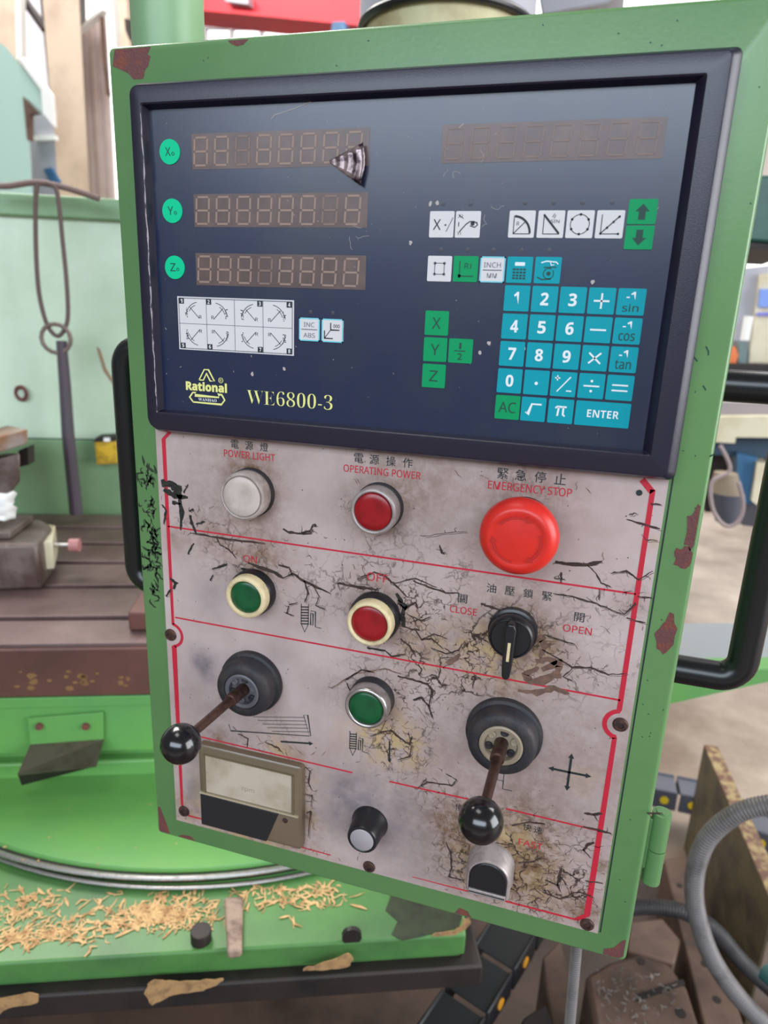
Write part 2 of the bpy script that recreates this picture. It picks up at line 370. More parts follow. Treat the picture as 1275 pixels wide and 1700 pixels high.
# handles
def handle(s, x0, xo, z0, z1):
    r = .0095; c = .014; y = .06; pts = [(x0, y, z0)]
    for cx, cz, a0 in ((xo - s * c, z0 - c, 90), (xo - s * c, z1 + c, 0)):
        for i in range(9):
            a = math.radians(a0 - 90 * i / 8); pts.append((cx + s * c * math.cos(a), y, cz + c * math.sin(a)))
    pts.append((x0, y, z1)); return tube(pts, r, 20)
obj('handle', handle(1, .358, .408, -.177, -.3635), TUBEB, cab, smooth=True, label='black bent tube handle on the right side')
obj('handle', handle(-1, .002, -.0475, -.176, -.3635), TUBEB, cab, smooth=True, label='black bent tube handle on the left side')
pa = on_y(227, 50, .055); pb = on_y(333, 50, .055)
obj('support_post', tube([((pa.x + pb.x) / 2, .055, -.002), ((pa.x + pb.x) / 2, .055, .62)], (pb.x - pa.x) / 2 * .97, 40), GD, cab, smooth=True, label='pale green tube rising behind the top edge')
# hinge
ha = on_y(1097, 1350, .012); hb = on_y(1082, 1462, .012)
hx = (ha.x + hb.x) / 2
obj('hinge_barrel', tube([(hx, .012, ha.z + .001), (hx, .012, (ha.z + hb.z) / 2 + .0004)], .0058, 20), G, cab, smooth=True)
obj('hinge_barrel', tube([(hx, .012, (ha.z + hb.z) / 2 - .0004), (hx, .012, hb.z)], .0058, 20), G, cab, smooth=True)
obj('hinge_pin', tube([(hx, .012, ha.z + .0016), (hx, .012, hb.z - .001)], .0035, 12), G, cab, smooth=True)
obj('hinge_leaf', box(.3595, hx, .0095, .0125, ha.z - .042, ha.z - .004), G, cab, bev=.0005)

# ------------------------------------------------------------------ control plate
plate = thing('control_plate', 'grimy pale metal control plate with red border and cracked film below the readout', 'panel', (.18, -.0015, -.5337))
SPOT = dict(
  dirt_shade=[(250, -470, 110, .42), (330, -400, 60, .3), (60, -470, 70, .25), (90, -258, 26, .8), (90, -245, 20, .5), (178, -257, 26, .75), (266, -250, 30, .5), (92, -318, 24, .55), (178, -325, 26, .8), (266, -322, 30, .8), (178, -392, 26, .5), (205, -345, 24, .5),  # wide leading spots paint shade over the lower plate, the rest is dirt
        (285, -335, 20, .6), (120, -455, 20, .5), (60, -455, 16, .8), (90, -527, 60, .7), (130, -500, 12, .7), (266, -495, 36, .7), (290, -482, 26, .6), (300, -515, 26, .6), (236, -475, 24, .6), (330, -300, 10, .4), (330, -520, 14, .8), (335, -480, 8, .7),
        (30, -520, 16, .5), (60, -293, 26, .6), (100, -298, 26, .6), (30, -300, 10, .5), (60, -228, 60, .25), (230, -228, 90, .3), (266, -370, 26, .5), (200, -240, 30, .3), (235, -350, 40, .35), (285, -450, 26, .35)],
  grey=[(180, -480, 60, .2), (300, -420, 70, .2), (60, -430, 60, .2), (50, -388, 13, 1.), (52, -400, 10, .6), (165, -468, 26, .85), (160, -495, 24, .6), (205, -470, 22, .5), (195, -500, 22, .4), (40, -470, 14, .5), (40, -500, 14, .8), (60, -340, 20, .4), (110, -375, 12, .35), (60, -435, 30, .25), (220, -510, 40, .3)],  # broad faint spots at the start add lower shade, the others real grime
  yellow=[(266, -340, 26, .8), (245, -345, 18, .6), (178, -420, 26, .8), (205, -425, 18, .8), (290, -500, 34, .6), (250, -505, 22, .6), (275, -470, 20, .6), (316, -420, 16, .3), (190, -415, 22, .6), (130, -500, 8, .9), (130, -470, 8, .8), (215, -345, 26, .5), (335, -260, 6, .7), (110, -448, 16, .7), (80, -528, 60, .8)],
  crack=[(92, -310, 26, .6), (178, -318, 32, 1.), (205, -330, 28, 1.2), (216, -360, 26, 1.), (266, -325, 34, 1.), (240, -350, 30, 1.1), (235, -372, 24, .9), (300, -345, 26, .9), (178, -385, 30, .9), (200, -400, 26, 1.), (196, -428, 28, 1.1), (105, -446, 22, .9), (130, -480, 12, 1.1), (130, -515, 12, 1.), (266, -470, 22, .9),
         (300, -490, 36, 1.3), (245, -500, 26, 1.1), (285, -522, 36, 1.2), (325, -505, 20, 1.1), (230, -465, 20, .8), (70, -297, 26, .8), (140, -318, 26, .6), (160, -262, 10, .8), (266, -235, 20, .4), (320, -300, 20, .8), (330, -340, 16, .6), (330, -470, 14, .7), (180, -280, 26, .5), (225, -300, 26, .6), (290, -405, 30, .15), (35, -285, 12, .6)])
def spotval(k, x, z):
    s = 0.
    for cx, cz, r, a in SPOT[k]:
        t = ((x - cx) ** 2 + (z - cz) ** 2) / (r * r)
        if t < 6: s += a * math.exp(-t * 1.6)
    return min(s, 1.4)
nx, nz = 160, 157; V = []; F = []
for j in range(nz + 1):
    for i in range(nx + 1):
        V.append(P(20 + 319.6 * i / nx, -533.7 + 315 * j / nz, 1.5))
for j in range(nz):
    for i in range(nx):
        a = j * (nx + 1) + i; F.append([a, a + 1, a + nx + 2, a + nx + 1])
base = len(V); edge = [i for i in range(nx + 1)] + [(nx + 1) * j + nx for j in range(1, nz + 1)] + [(nx + 1) * nz + i for i in range(nx - 1, -1, -1)] + [(nx + 1) * j for j in range(nz - 1, 0, -1)]
for e in edge: V.append((V[e][0], 0., V[e][2]))
n = len(edge)
for i in range(n): F.append([edge[i], base + i, base + (i + 1) % n, edge[(i + 1) % n]])
po = obj('plate_sheet', (V, F), sheet_material(), plate)
for k in SPOT:
    at = po.data.attributes.new(k, 'FLOAT', 'POINT'); at.data.foreach_set('value', [spotval(k, v[0] * 1000, v[2] * 1000) for v in V])
# red border and dividers
def redline(name, pts, wd): return obj(name, stroke(pts, wd, 1.4, 1.62), RED, plate)
bl = [(31.5, -224), (26, -229.5), (26, -364)] + arc(24, -372.6, 9, 75, -75, 12) + [(26, -381.5), (25.9, -518.8)]
redline('red_border', bl, 2.2)
redline('red_border', [(25.9, -518.8), (31.6, -526.6), (48, -526.3)], 1.3)
redline('red_border', [(112, -527.6), (150, -528)], 1.0)
redline('red_border', [(212, -527.8), (260, -527.4), (324.8, -527)], [.5, 1.3, 1.5])
redline('red_border', [(324.8, -527), (331.3, -521), (331.8, -386)] + arc(334, -376.6, 9.2, 255, 105, 12) + [(332.1, -366.5), (332.2, -230.5)], 2.8)
redline('red_border', [(332.2, -232), (326, -225.5)], 3.4)
for pts in ([(26, -290.2), (331.5, -291.9)], [(28, -358.2), (331.8, -360.2)], [(45, -452.4), (165, -453.2)], [(192, -453.4), (252, -453)], [(272, -453.6), (334, -454.2)]):
    redline('divider_line', pts, 1.15)
# screws
for x, z in ((23.7, -372.6), (333.9, -376.2), (332.2, -528.3), (179.9, -528.8), (27.5, -523.2)):
    obj('screw', lathe(x, z, [(4.6, 1.4), (4.6, 2.2), (3.9, 3.1), (2.1, 3.3), (1.9, 2.2), (.2, 2.2)], 20), SCREW, plate, smooth=True)
obj('pin_hole', lathe(325.5, -233, [(1.7, 1.4), (1.7, 1.8), (.2, 1.75)], 12), DK, plate)
# printed words
D1 = 1.66
def cjk(s, xs, z, h):
    for ch, x in zip(s, xs): text(ch, x - h * .5, x + h * .5, z - h * .5, z + h * .5, D1, DK, plate, off=.003)
cjk('電源燈', (78.7, 89, 99.5), -228.2, 5.6)
text('POWER LIGHT', 70.7, 107, -236.9, -232.2, D1, RED, plate, SANS, .007)
cjk('電源操作', (163, 173, 183.5, 194), -229.2, 6.)
text('OPERATING POWER', 153.3, 202.4, -238.6, -234, D1, RED, plate, SANS, .007)
cjk('緊急停止', (250.8, 261, 272, 283), -229.8, 6.4)
text('EMERGENCY STOP', 242.8, 290.2, -239.6, -234.7, D1, RED, plate, SANS, .007)
cjk('油壓鎖緊', (250, 261, 272, 283), -301, 5.8)
cjk('關', (233,), -310.6, 5.8); text('CLOSE', 225.5, 242.4, -320.7, -316, D1, RED, plate, SANS, .007)
cjk('開', (302.6,), -311.2, 5.8); text('OPEN', 294.2, 310.6, -321.6, -316.9, D1, RED, plate, SANS, .007)
text('ON', 83.4, 93.2, -307.8, -302.8, D1, RED, plate, SANS, .004)
text('OFF', 170.8, 184.7, -307.8, -302.2, D1, RED, plate, SANS, .004)
a = sh(878, 1372); cjk('快速', (a[0] - 1, a[0] + 6), a[1] - 1, 5.4)
a = sh(868, 1394); text('FAST', a[0] - 2.5, a[0] + 13, a[1] - 4.5, a[1] + .5, D1, RED, plate, SANS, .004)
a = sh(760, 1340); cjk('慢', (a[0] + 1,), a[1], 5.4)
# pictograms
def lines(L, wd, m, parent, d=D1, name='pictogram', label=None):
    return obj(name, join(*[stroke(p, wd if len(q) < 1 else q[0], d - .2, d) for p, *q in L]), m, parent, label=label)
def coil(x, z, s=1., right=True):
    L = [([(x - 3 * s, z + 13 * s), (x - 3 * s, z - 4 * s), (x, z - 11 * s), (x + 3 * s, z - 4 * s), (x + 3 * s, z + 13 * s)], .45)]
    for k in range(7): L.append(([(x - 3.4 * s, z + (10 - 2.4 * k) * s), (x + 3.4 * s, z + (11 - 2.4 * k) * s)], .8))
    L += [([(x + 5 * s, z + 8 * s), (x + 9 * s, z + 8 * s), (x + 9 * s, z - 5 * s), (x + 14 * s, z - 5.4 * s)], .45), ([(x + 5 * s, z + 6 * s), (x + 7 * s, z + 6 * s), (x + 7 * s, z - 4 * s), (x + 5 * s, z - 4 * s), (x + 5 * s, z + 6 * s)], .45)]
    return L
a = sh(506, 1028); lines(coil(a[0], a[1], .85), .45, DK, plate, label='drill bit and gear symbol')
a = sh(586, 1236); lines(coil(a[0], a[1], .78), .45, DK, plate, label='drill bit and gear symbol')
a = sh(826, 1290); lines([([(a[0], a[1] + 8), (a[0], a[1] - 2), (a[0] + 4, a[1] - 2), (a[0] + 4, a[1] - 8), (a[0] + 10, a[1] - 8)], .4), ([(a[0] + 4, a[1] + 6), (a[0] + 4, a[1] - 2)], .4)], .4, DK, plate)
def arrow(x0, z0, x1, z1, wd, hd, both=False, d0=1.4, d1=D1):
    a = Vector((x0, z0)); b = Vector((x1, z1)); t = (b - a).normalized(); nn = Vector((-t.y, t.x)); h = wd / 2
    e = b - t * hd * 1.3
    out = [stroke([tuple(a), tuple(e)], wd, d0, d1), prism([tuple(e + nn * hd * .7), tuple(e - nn * hd * .7), tuple(b)], d0, d1)]
    return out
A = sh(945, 1282)
L = []
for dx, dz in ((13.4, .2), (-13, 0), (.1, 13.6), (0, -13.6)): L += arrow(A[0], A[1], A[0] + dx, A[1] + dz, 1.5, 2.6)
obj('four_way_arrow', join(*L), DK, plate, label='black cross of four arrows')
a = sh(466, 1231); b = sh(520, 1234.5)
obj('arrow', join(*arrow(a[0], a[1], b[0], b[1], 1.3, 2.4)), DK, plate)
a = sh(647, 1230); b = sh(646.5, 1266)
obj('arrow', join(*arrow(a[0], a[1], b[0], b[1], 1.1, 1.8)), DK, plate)
def sl(pts): return [sh(x, y) for x, y in pts]
L = [(sl([(380, 1202), (383, 1213), (514, 1222), (504, 1187), (511, 1187), (516, 1222)]),), (sl([(387, 1206), (392, 1212)]),)]
for k in range(5): L.append((sl([(420 + 8 * k, 1190 + k * 6), (506 + k * 2, 1191 + k * 6)]), .35))
lines(L, .5, DK, plate, label='line drawing of a work table')
# cracks and scuffs drawn where the film has split
def crk(name, paths, m, lbl=None):
    L = []
    for pts, wd in paths:
        q = sl(pts); w_ = [wd * (.35 + .65 * math.sin(math.pi * (i + .5) / len(q))) for i in range(len(q))]
        q2 = [];  w2 = []
        for i in range(len(q) - 1):
            for k in range(4):
                t = k / 4; j = .28 if k else .1
                q2.append((q[i][0] * (1 - t) + q[i + 1][0] * t + random.uniform(-j, j), q[i][1] * (1 - t) + q[i + 1][1] * t + random.uniform(-j, j)))
                w2.append((w_[i] * (1 - t) + w_[i + 1] * t) * random.uniform(.6, 1.35))
        q2.append(q[-1]); w2.append(w_[-1] * .5)
        L.append(stroke(q2, w2, 1.4, D1 - .02))
        if wd < 3:
            for i in range(0, len(q2) - 1, 2):
                if random.random() < .55:
                    x, z = q2[i]; a = random.uniform(0, 6.3); p = [(x, z)]
                    for _ in range(random.randint(2, 4)): a += random.gauss(0, .7); x += random.uniform(.5, 1.6) * math.cos(a); z += random.uniform(.5, 1.6) * math.sin(a); p.append((x, z))
                    L.append(stroke(p, [.38 * (1 - k / len(p)) + .08 for k in range(len(p))], 1.4, D1 - .03))
            o_ = random.uniform(.5, 1.1); L.append(stroke([(a + o_ * random.uniform(.5, 1.2), b - o_ * random.uniform(.4, 1.2)) for a, b in q2], .22, 1.4, D1 - .03))
    o = obj(name, join(*L), m, plate, label=lbl); o['kind'] = 'stuff'; return o
random.seed(11)
crk('crack', [([(470, 878), (480, 884), (500, 886), (515, 886)], 1.6), ([(500, 884), (514, 882), (520, 871), (526, 872)], 1.3), ([(516, 886), (520, 879)], 1.),
 ([(320, 885), (360, 892), (400, 898), (440, 902)], 1.5), ([(360, 894), (366, 905), (380, 912), (392, 926)], 1.), ([(412, 934), (430, 942), (455, 950), (470, 960)], 2.6), ([(470, 960), (486, 952), (500, 962), (520, 972), (548, 985)], 1.8),
 ([(462, 938), (480, 942), (486, 956)], 1.2), ([(505, 964), (512, 985), (506, 1000)], 1.2), ([(520, 972), (530, 990), (524, 1005), (540, 1012)], .7), ([(480, 1006), (476, 1018), (488, 1022)], 1.), ([(480, 1004), (494, 1000)], .9),
 ([(560, 968), (580, 972), (605, 976), (625, 979)], 2.), ([(600, 958), (622, 950), (640, 957), (660, 975), (675, 990)], 1.4), ([(660, 1000), (672, 1010), (690, 1000), (694, 1010)], 1.3), ([(655, 968), (690, 960), (725, 975)], .7),
 ([(668, 1040), (690, 1046), (700, 1062), (716, 1060), (735, 1076)], 1.), ([(665, 1060), (680, 1072), (690, 1090)], 1.), ([(700, 1062), (720, 1052), (742, 1060)], .8), ([(676, 1020), (700, 1030), (716, 1024)], .8), ([(640, 1080), (650, 1090), (672, 1086)], 1.2),
 ([(660, 1122), (685, 1128), (710, 1136), (718, 1146), (712, 1172)], 1.7), ([(686, 1162), (700, 1158), (712, 1172), (718, 1192)], 1.4), ([(575, 1128), (600, 1112), (620, 1116)], 1.2), ([(576, 1134), (582, 1150)], .9), ([(630, 1215), (650, 1213), (665, 1226), (680, 1236), (684, 1222)], 1.5), ([(684, 1236), (680, 1256), (660, 1262)], .8), ([(614, 1222), (636, 1216)], .7),
 ([(922, 933), (945, 936), (975, 937), (1000, 932)], 2.6), ([(975, 938), (990, 952), (998, 968), (1014, 974)], .9), ([(1014, 952), (1040, 948), (1060, 962), (1084, 948)], 1.), ([(1040, 862), (1070, 870), (1096, 878)], 1.2), ([(1044, 855), (1056, 852)], .8), ([(1072, 896), (1092, 898)], .8), ([(1080, 836), (1098, 838)], .9),
 ([(686, 964), (710, 974), (740, 984), (762, 984)], 1.2), ([(918, 985), (950, 990), (985, 1000), (1010, 1010), (1036, 1020)], .9), ([(1036, 1020), (1050, 1008), (1056, 1000)], 1.2), ([(1040, 1026), (1072, 1034)], 1.1), ([(1058, 990), (1082, 992)], .9), ([(995, 978), (994, 996)], .7),
 ([(778, 1048), (800, 1060), (812, 1066)], .7), ([(905, 1054), (930, 1062), (955, 1070)], 1.1), ([(900, 1078), (925, 1092), (950, 1108), (980, 1108), (1010, 1120), (1040, 1118)], 1.1), ([(950, 1110), (935, 1124), (950, 1130)], .8), ([(798, 1002), (815, 1008), (830, 1012)], 1.6), ([(715, 1075), (740, 1085), (762, 1080), (768, 1068)], 1.), ([(790, 1120), (784, 1142)], .5),
 ([(330, 1230), (352, 1238), (372, 1236)], 1.3), ([(395, 1218), (412, 1226), (410, 1240)], 1.), ([(440, 1232), (460, 1240), (470, 1250)], .8), ([(505, 1272), (515, 1280), (512, 1300), (518, 1312)], .9), ([(505, 1318), (518, 1320), (516, 1340)], .8), ([(508, 1350), (516, 1346), (512, 1390)], .9),
 ([(690, 1310), (710, 1298), (750, 1304), (758, 1294), (740, 1284)], .9), ([(700, 1304), (708, 1292)], .7), ([(970, 1350), (986, 1352), (1000, 1350)], 1.8), ([(985, 1352), (992, 1362)], .7), ([(968, 1372), (995, 1378), (1015, 1384)], 1.6), ([(968, 1412), (976, 1402), (986, 1398)], 2.), ([(968, 1410), (980, 1424)], 1.1), ([(972, 1462), (1000, 1466)], 1.), ([(960, 1480), (985, 1490)], .9),
 ([(850, 1370), (880, 1364), (905, 1368)], 1.2), ([(860, 1432), (885, 1430), (900, 1422)], 1.), ([(740, 1398), (748, 1415), (750, 1440), (745, 1455), (770, 1462)], 1.), ([(905, 1460), (925, 1470), (932, 1455), (940, 1470)], 1.2), ([(932, 1442), (925, 1466), (930, 1480)], 1.5), ([(900, 1480), (930, 1492), (960, 1480)], .9), ([(915, 1485), (905, 1500)], .7),
 ([(1074, 1350), (1100, 1350)], .9), ([(730, 905), (734, 918), (738, 919)], 1.3), ([(705, 890), (740, 885), (775, 882)], .4), ([(920, 960), (938, 962)], .6), ([(932, 950), (931, 968)], 1.)], CRK)
crk('crack', [([(900, 1112), (930, 1100), (925, 1120), (900, 1130), (880, 1132), (872, 1120), (895, 1108)], 5.), ([(860, 1146), (890, 1150), (920, 1142), (945, 1152)], 4.), ([(880, 1066), (898, 1060), (905, 1072), (896, 1092)], 4.), ([(742, 1102), (756, 1094), (764, 1086)], 4.), ([(550, 1142), (590, 1118), (640, 1110), (664, 1118)], .8),
 ([(752, 1392), (780, 1402), (775, 1420)], 1.5), ([(890, 1098), (910, 1094), (925, 1100)], 5)], CRK2)
crk('tape_residue', [([(268, 802), (285, 804), (294, 812), (300, 828)], 7.), ([(272, 812), (290, 824), (312, 826)], 4.), ([(298, 826), (302, 850), (300, 880)], 3.2), ([(286, 834), (300, 836)], 3.), ([(305, 818), (312, 804)], 1.4), ([(316, 855), (318, 868), (326, 886)], 2.2), ([(314, 848), (322, 846)], 1.8), ([(326, 870), (340, 866)], 1.6), ([(312, 920), (322, 902)], 1.6), ([(270, 838), (276, 848), (272, 870)], 1.6),
 ([(352, 945), (368, 940), (378, 936)], 1.4), ([(349, 964), (354, 954)], 1.), ([(282, 960), (292, 968), (288, 978)], 2.4), ([(276, 990), (284, 978)], 1.8), ([(660, 996), (672, 1006), (668, 1022), (672, 1040)], 3.), ([(658, 985), (668, 1000)], 3.6), ([(610, 1076), (640, 1080)], 2.2), ([(400, 944), (420, 948)], 2.4)], TAR, 'black residue marks')
random.seed(5)
S_ = []
for c, n, sx, sz in (((300, -490), 120, 16, 16), ((245, -500), 60, 9, 14), ((290, -520), 70, 20, 6), ((200, -335), 70, 12, 14), ((205, -405), 50, 12, 16), ((195, -432), 50, 14, 9), ((240, -352), 60, 16, 10), ((110, -300), 40, 20, 6), ((130, -490), 30, 3, 20), ((230, -462), 40, 10, 8), ((310, -300), 24, 14, 12), ((290, -345), 40, 16, 10), ((50, -285), 24, 16, 10), ((105, -447), 30, 18, 4), ((90, -528), 60, 40, 1.5), ((178, -305), 30, 14, 4), ((265, -236), 20, 16, 3), ((162, -258), 20, 4, 8), ((328, -500), 26, 5, 20)):
    for pts, wd in squiggle(c, int(n * .62), sx, sz, .1, .6, 6):
        pts = [(min(max(x, 22), 338), min(max(z, -531), -224)) for x, z in pts]; S_.append(stroke(pts, wd, 1.4, D1 - .04))
o = obj('fine_cracks', join(*S_), CRK2, plate); o['kind'] = 'stuff'
S_ = []
for _ in range(170):
    x = random.uniform(24, 336); z = random.uniform(-530, -225); r = random.uniform(.15, .45); S_.append(prism(circ(x, z, r, 5), 1.4, D1 - .03))
o = obj('specks', join(*S_), CRK, plate); o['kind'] = 'stuff'

# ------------------------------------------------------------------ digital readout
dro = thing('digital_readout', 'dark navy digital readout unit with keypad in black frame', 'digital readout', (.18, 0, -.223))
def rr4(x0, x1, z0, z1, rs, n=6):
    out = []
    for cx, cz, a0, r in ((x1, z1, 0, rs[0]), (x0, z1, 90, rs[1]), (x0, z0, 180, rs[2]), (x1, z0, 270, rs[3])):
        cx += -r if cx == x1 else r; cz += -r if cz == z1 else r
        for i in range(n + 1):
            a = math.radians(a0 + 90 * i / n); out.append((cx + r * math.cos(a), cz + r * math.sin(a)))
    return out
def rl(x0, x1, z0, z1, r, d): return [P(x, z, d) for x, z in rr4(x0, x1, z0, z1, (r * .42, r * .75, r * 1.15, r * .5) if r > 2 else (r,) * 4)]
bz = [rl(21.3, 341.4, -222.8, -23.4, 8, 0), rl(21.3, 341.4, -222.8, -23.4, 8, 9.4), rl(21.8, 341, -222.4, -23.9, 7.8, 10.2), rl(23.4, 337.2, -220.8, -25.4, 6.8, 13.6), rl(24.4, 336.2, -219.8, -26.4, 6, 14), rl(30.2, 327.6, -210.2, -34.4, 1.2, 14), rl(30.9, 326.9, -209.6, -35.2, .9, 13.4), rl(32.2, 323.4, -208.4, -36.8, .6, 7.6)]
obj('bezel', rings(bz, True, False), BZ, dro, smooth=True, ang=28)
FD = 8.
random.seed(4)
we = [(30.5 + random.uniform(-.25, .45), -36 - 4.35 * k) for k in range(41)]
obj('worn_edge', stroke(we, [random.uniform(.25, 1.3) if 2 < k < 38 else .3 for k in range(41)], 13.9, 14.12), mat('scuffed_edge', (170, 158, 166), .45, rgb2=(80, 66, 74), scale=160, lo=.5, hi=.6), dro, label='pale scuffed inner edge')
obj('faceplate', prism(rect(31, 325, -209, -35.6), 5, FD), NAVY, dro)
def seg8(x, z, w_, h, t):   # a seven segment figure eight, slanted a little
    s = .06; f = lambda a, b: (x + a + b * s, z + b)
    L = []
    for b in (-h / 2, 0, h / 2): L.append(stroke([f(-w_ / 2 + t * .6, b), f(w_ / 2 - t * .6, b)], t, FD, FD + .32))
    for a in (-w_ / 2, w_ / 2):
        for b0, b1 in ((-h / 2 + t * .6, -t * .6), (t * .6, h / 2 - t * .6)): L.append(stroke([f(a, b0), f(a, b1)], t, FD, FD + .32))
    return join(*L)
for nm, z0, z1, m in (('X', -68.4, -49.9, DIG), ('Y', -99.2, -81.4, DIG), ('Z', -131.7, -113.6, DIG)):
    wn = obj('display_window', prism(rect(59, 166.2, z0, z1), FD - .2, FD + .15), WIN, dro, label='unlit eight digit window of the %s axis' % nm)
    for k in range(8): obj('digit', seg8(64.8 + 13.25 * k, (z0 + z1) / 2, 8.2, 14.4, 1.1), m if (k * 5 + ord(nm)) % 7 else DIG2, wn)
wn = obj('display_window', prism(rect(205.4, 313.6, -68, -50.1), FD - .2, FD + .15), WIN, dro, label='wide message window at upper right')
for k in range(8): obj('digit', seg8(212 + 13.4 * k, -59, 8.4, 14, .7), DIG2, wn)
K1 = FD + .55; K2 = K1 + .12
def key(x0, z1, m, label, w_=13.2, h=13., border=None):
    k = obj('key', prism(rrect(x0, x0 + w_, z1 - h, z1, .6, 2), FD - .2, K1), m, dro, label=label)
    if border: obj('key_border', join(*[stroke(q, .7, K1 - .2, K1 + .05) for q in ([(x0, z1 - .35), (x0 + w_, z1 - .35)], [(x0, z1 - h + .35), (x0 + w_, z1 - h + .35)], [(x0 + .35, z1), (x0 + .35, z1 - h)], [(x0 + w_ - .35, z1), (x0 + w_ - .35, z1 - h)])]), border, k)
    return k, x0 + w_ / 2, z1 - h / 2
def leg(kt, L, m=None, wd=.7, txt=(), poly=()):
    k, cx, cz = kt; vf = []
    for p, *q in L: vf.append(stroke([(cx + a, cz + b) for a, b in p], q[0] if q else wd, K1 - .2, K2))
    for p in poly: vf.append(prism([(cx + a, cz + b) for a, b in p], K1 - .2, K2))
    for s, x0, x1, z0, z1, fnt, off in txt: vf.append(textvf(s, cx + x0, cx + x1, cz + z0, cz + z1, K2, fnt, off))
    obj('legend', join(*vf), m or DK, k)
def num(kt, s): leg(kt, [], WHT, txt=[(s, -2.1 if s != '1' else -1.6, 2.1 if s != '1' else 1.0, -3.1, 3.3, BOLD, .01)])
gx = [244.1, 258.45, 272.75, 287.05, 301.3]; gz = [-127.2, -141.5, -155.8, -170.2, -184.6]
for r_, row in enumerate(('123', '456', '789')):
    for c_, ch in enumerate(row): num(key(gx[c_], gz[r_], TEAL, 'teal key marked ' + ch), ch)
num(key(gx[0], gz[3], TEAL, 'teal key marked 0'), '0')
leg(key(gx[3], gz[0], TEAL, 'teal plus key'), [([(-3.8, 0), (3.8, 0)],), ([(0, -3.8), (0, 3.8)],)], WHT, .9)
leg(key(gx[3], gz[1], TEAL, 'teal minus key'), [([(-4, 0), (4, 0)],)], WHT, .9)
leg(key(gx[3], gz[2], TEAL, 'teal times key'), [([(-3, -2.7), (3, 2.7)],), ([(-3, 2.7), (3, -2.7)],)], WHT, .9)
for r_, s in enumerate(('sin', 'cos', 'tan')):
    k = key(gx[4], gz[r_], TEAL, 'teal key marked %s' % s, 13.4)
    leg(k, [], WHT, txt=[('-1', -2.5, 1.8, .9, 4.9, BOLD, .01)])
    leg(k, [], DG, txt=[(s, -3.9, 4., -4.8, -1. if s != 'tan' else -.2, SANS, .006)])
leg(key(gx[1], gz[3], TEAL, 'teal decimal point key'), [], WHT, poly=[circ(0, -.4, .9, 12)])
leg(key(gx[2], gz[3], TEAL, 'teal plus over minus key'), [([(-3.2, -4), (3.4, 4)],), ([(-4.8, 3.2), (-2, 3.2)],), ([(-3.4, 1.8), (-3.4, 4.6)],), ([(1.6, -3.4), (4.4, -3.4)],)], WHT, .65)
leg(key(gx[3], gz[3], TEAL, 'teal divide key'), [([(-4, 0), (4, 0)],)], WHT, .8, poly=[circ(0, 2.6, .7, 10), circ(0, -2.6, .7, 10)])
leg(key(gx[4], gz[3], TEAL, 'teal equals key', 13.4), [([(-4, 1.3), (4, 1.3)],), ([(-4, -1.5), (4, -1.5)],)], WHT, .8)
leg(key(gx[0], gz[4], KG, 'green key marked AC', 13.4), [], DG, txt=[('AC', -4.8, 4.6, -2.9, 2.9, SANS, .0)])
leg(key(gx[1] - .2, gz[4], TEAL, 'teal square root key'), [([(-4, -1.6), (-2.8, -3), (-1, 2.8), (4.2, 2.8)],)], WHT, .9)
leg(key(gx[2], gz[4], TEAL, 'teal pi key'), [([(-2.9, 1.6), (-2, 2.4), (3, 2.4)], .9), ([(-1.1, 2.2), (-1.6, -2.6)], 1.), ([(1.3, 2.2), (1.3, -1.8), (2.4, -2.5)], 1.)], WHT)
leg(key(gx[3], gz[4], TEAL, 'wide teal ENTER key', 27.8), [], WHT, txt=[('ENTER', -7.8, 8.4, -1.9, 2.1, BOLD, -.004)])
wx = {'a': 201.3, 'b': 215.3, 'c': 243.3, 'd': 257.9, 'e': 272.2, 'f': 286.6}
k = key(wx['a'], -91., KW, 'white key marked X'); leg(k, [([(1.7, -.3), (2.5, -.3)], .8)], txt=[('X', -4.6, -.4, -2.7, 2.5, SANS, 0)]); leg(k, [([(2.6, -3.6), (6, 3.4)],)], GRYP, .4)
k = key(wx['b'], -91., KW, 'white key with pointing hand symbol')
leg(k, [([(-4.4, -3.8), (-1, 0), (1, 1.4), (3.4, 1.4), (5, .4)], .5), ([(1.2, -.6), (3.8, -1.4), (5.2, -.2), (4.6, 1.2)], .5), ([(-4.8, 4.6), (-2.4, 2.8)], .3), ([(-4.8, -1), (-4.8, 1.2)], .4)], txt=[('X1', -5.4, -3, 3.2, 5, SANS, 0), ('Y1', -5.4, -3.4, -5.2, -3.6, SANS, 0)], poly=[[(1.8, 1.4), (1.4, .2), (2.2, -.6), (3.4, -.4), (3.6, .8), (3, 1.6)]])
k = key(wx['c'], -90.8, KW, 'white key with quarter arc symbol'); leg(k, [([(-4, 4), (-4, -4.6), (4.6, -4.6)], .4), (arc(-4, -4.6, 8.4, 2, 88), 1.1), ([(-4, -4.6), (1.6, 1)], .4)], txt=[('R', -2.6, -1.2, -.6, 1.2, SANS, 0)])
k = key(wx['d'], -90.8, KW, 'white key with triangle symbol'); leg(k, [([(-3.6, 4), (-3.6, -4.6), (4.6, -4.6)], .4), ([(-3.8, 4.6), (4.4, -4.4)], 1.), ([(.6, 3.4), (1.6, 5)], .3), ([(1.4, 2.8), (2.2, 4.4)], .3)], txt=[('SIN', -.2, 4.2, .6, 2.2, SANS, 0)])
k = key(wx['e'], -90.8, KW, 'white key with ring of dots symbol'); leg(k, [(arc(0, 0, 4.6, 0, 360, 32), .35)], poly=[circ(4.6 * math.cos(a * 1.0472 + .52), 4.6 * math.sin(a * 1.0472 + .52), .65, 8) for a in range(6)])
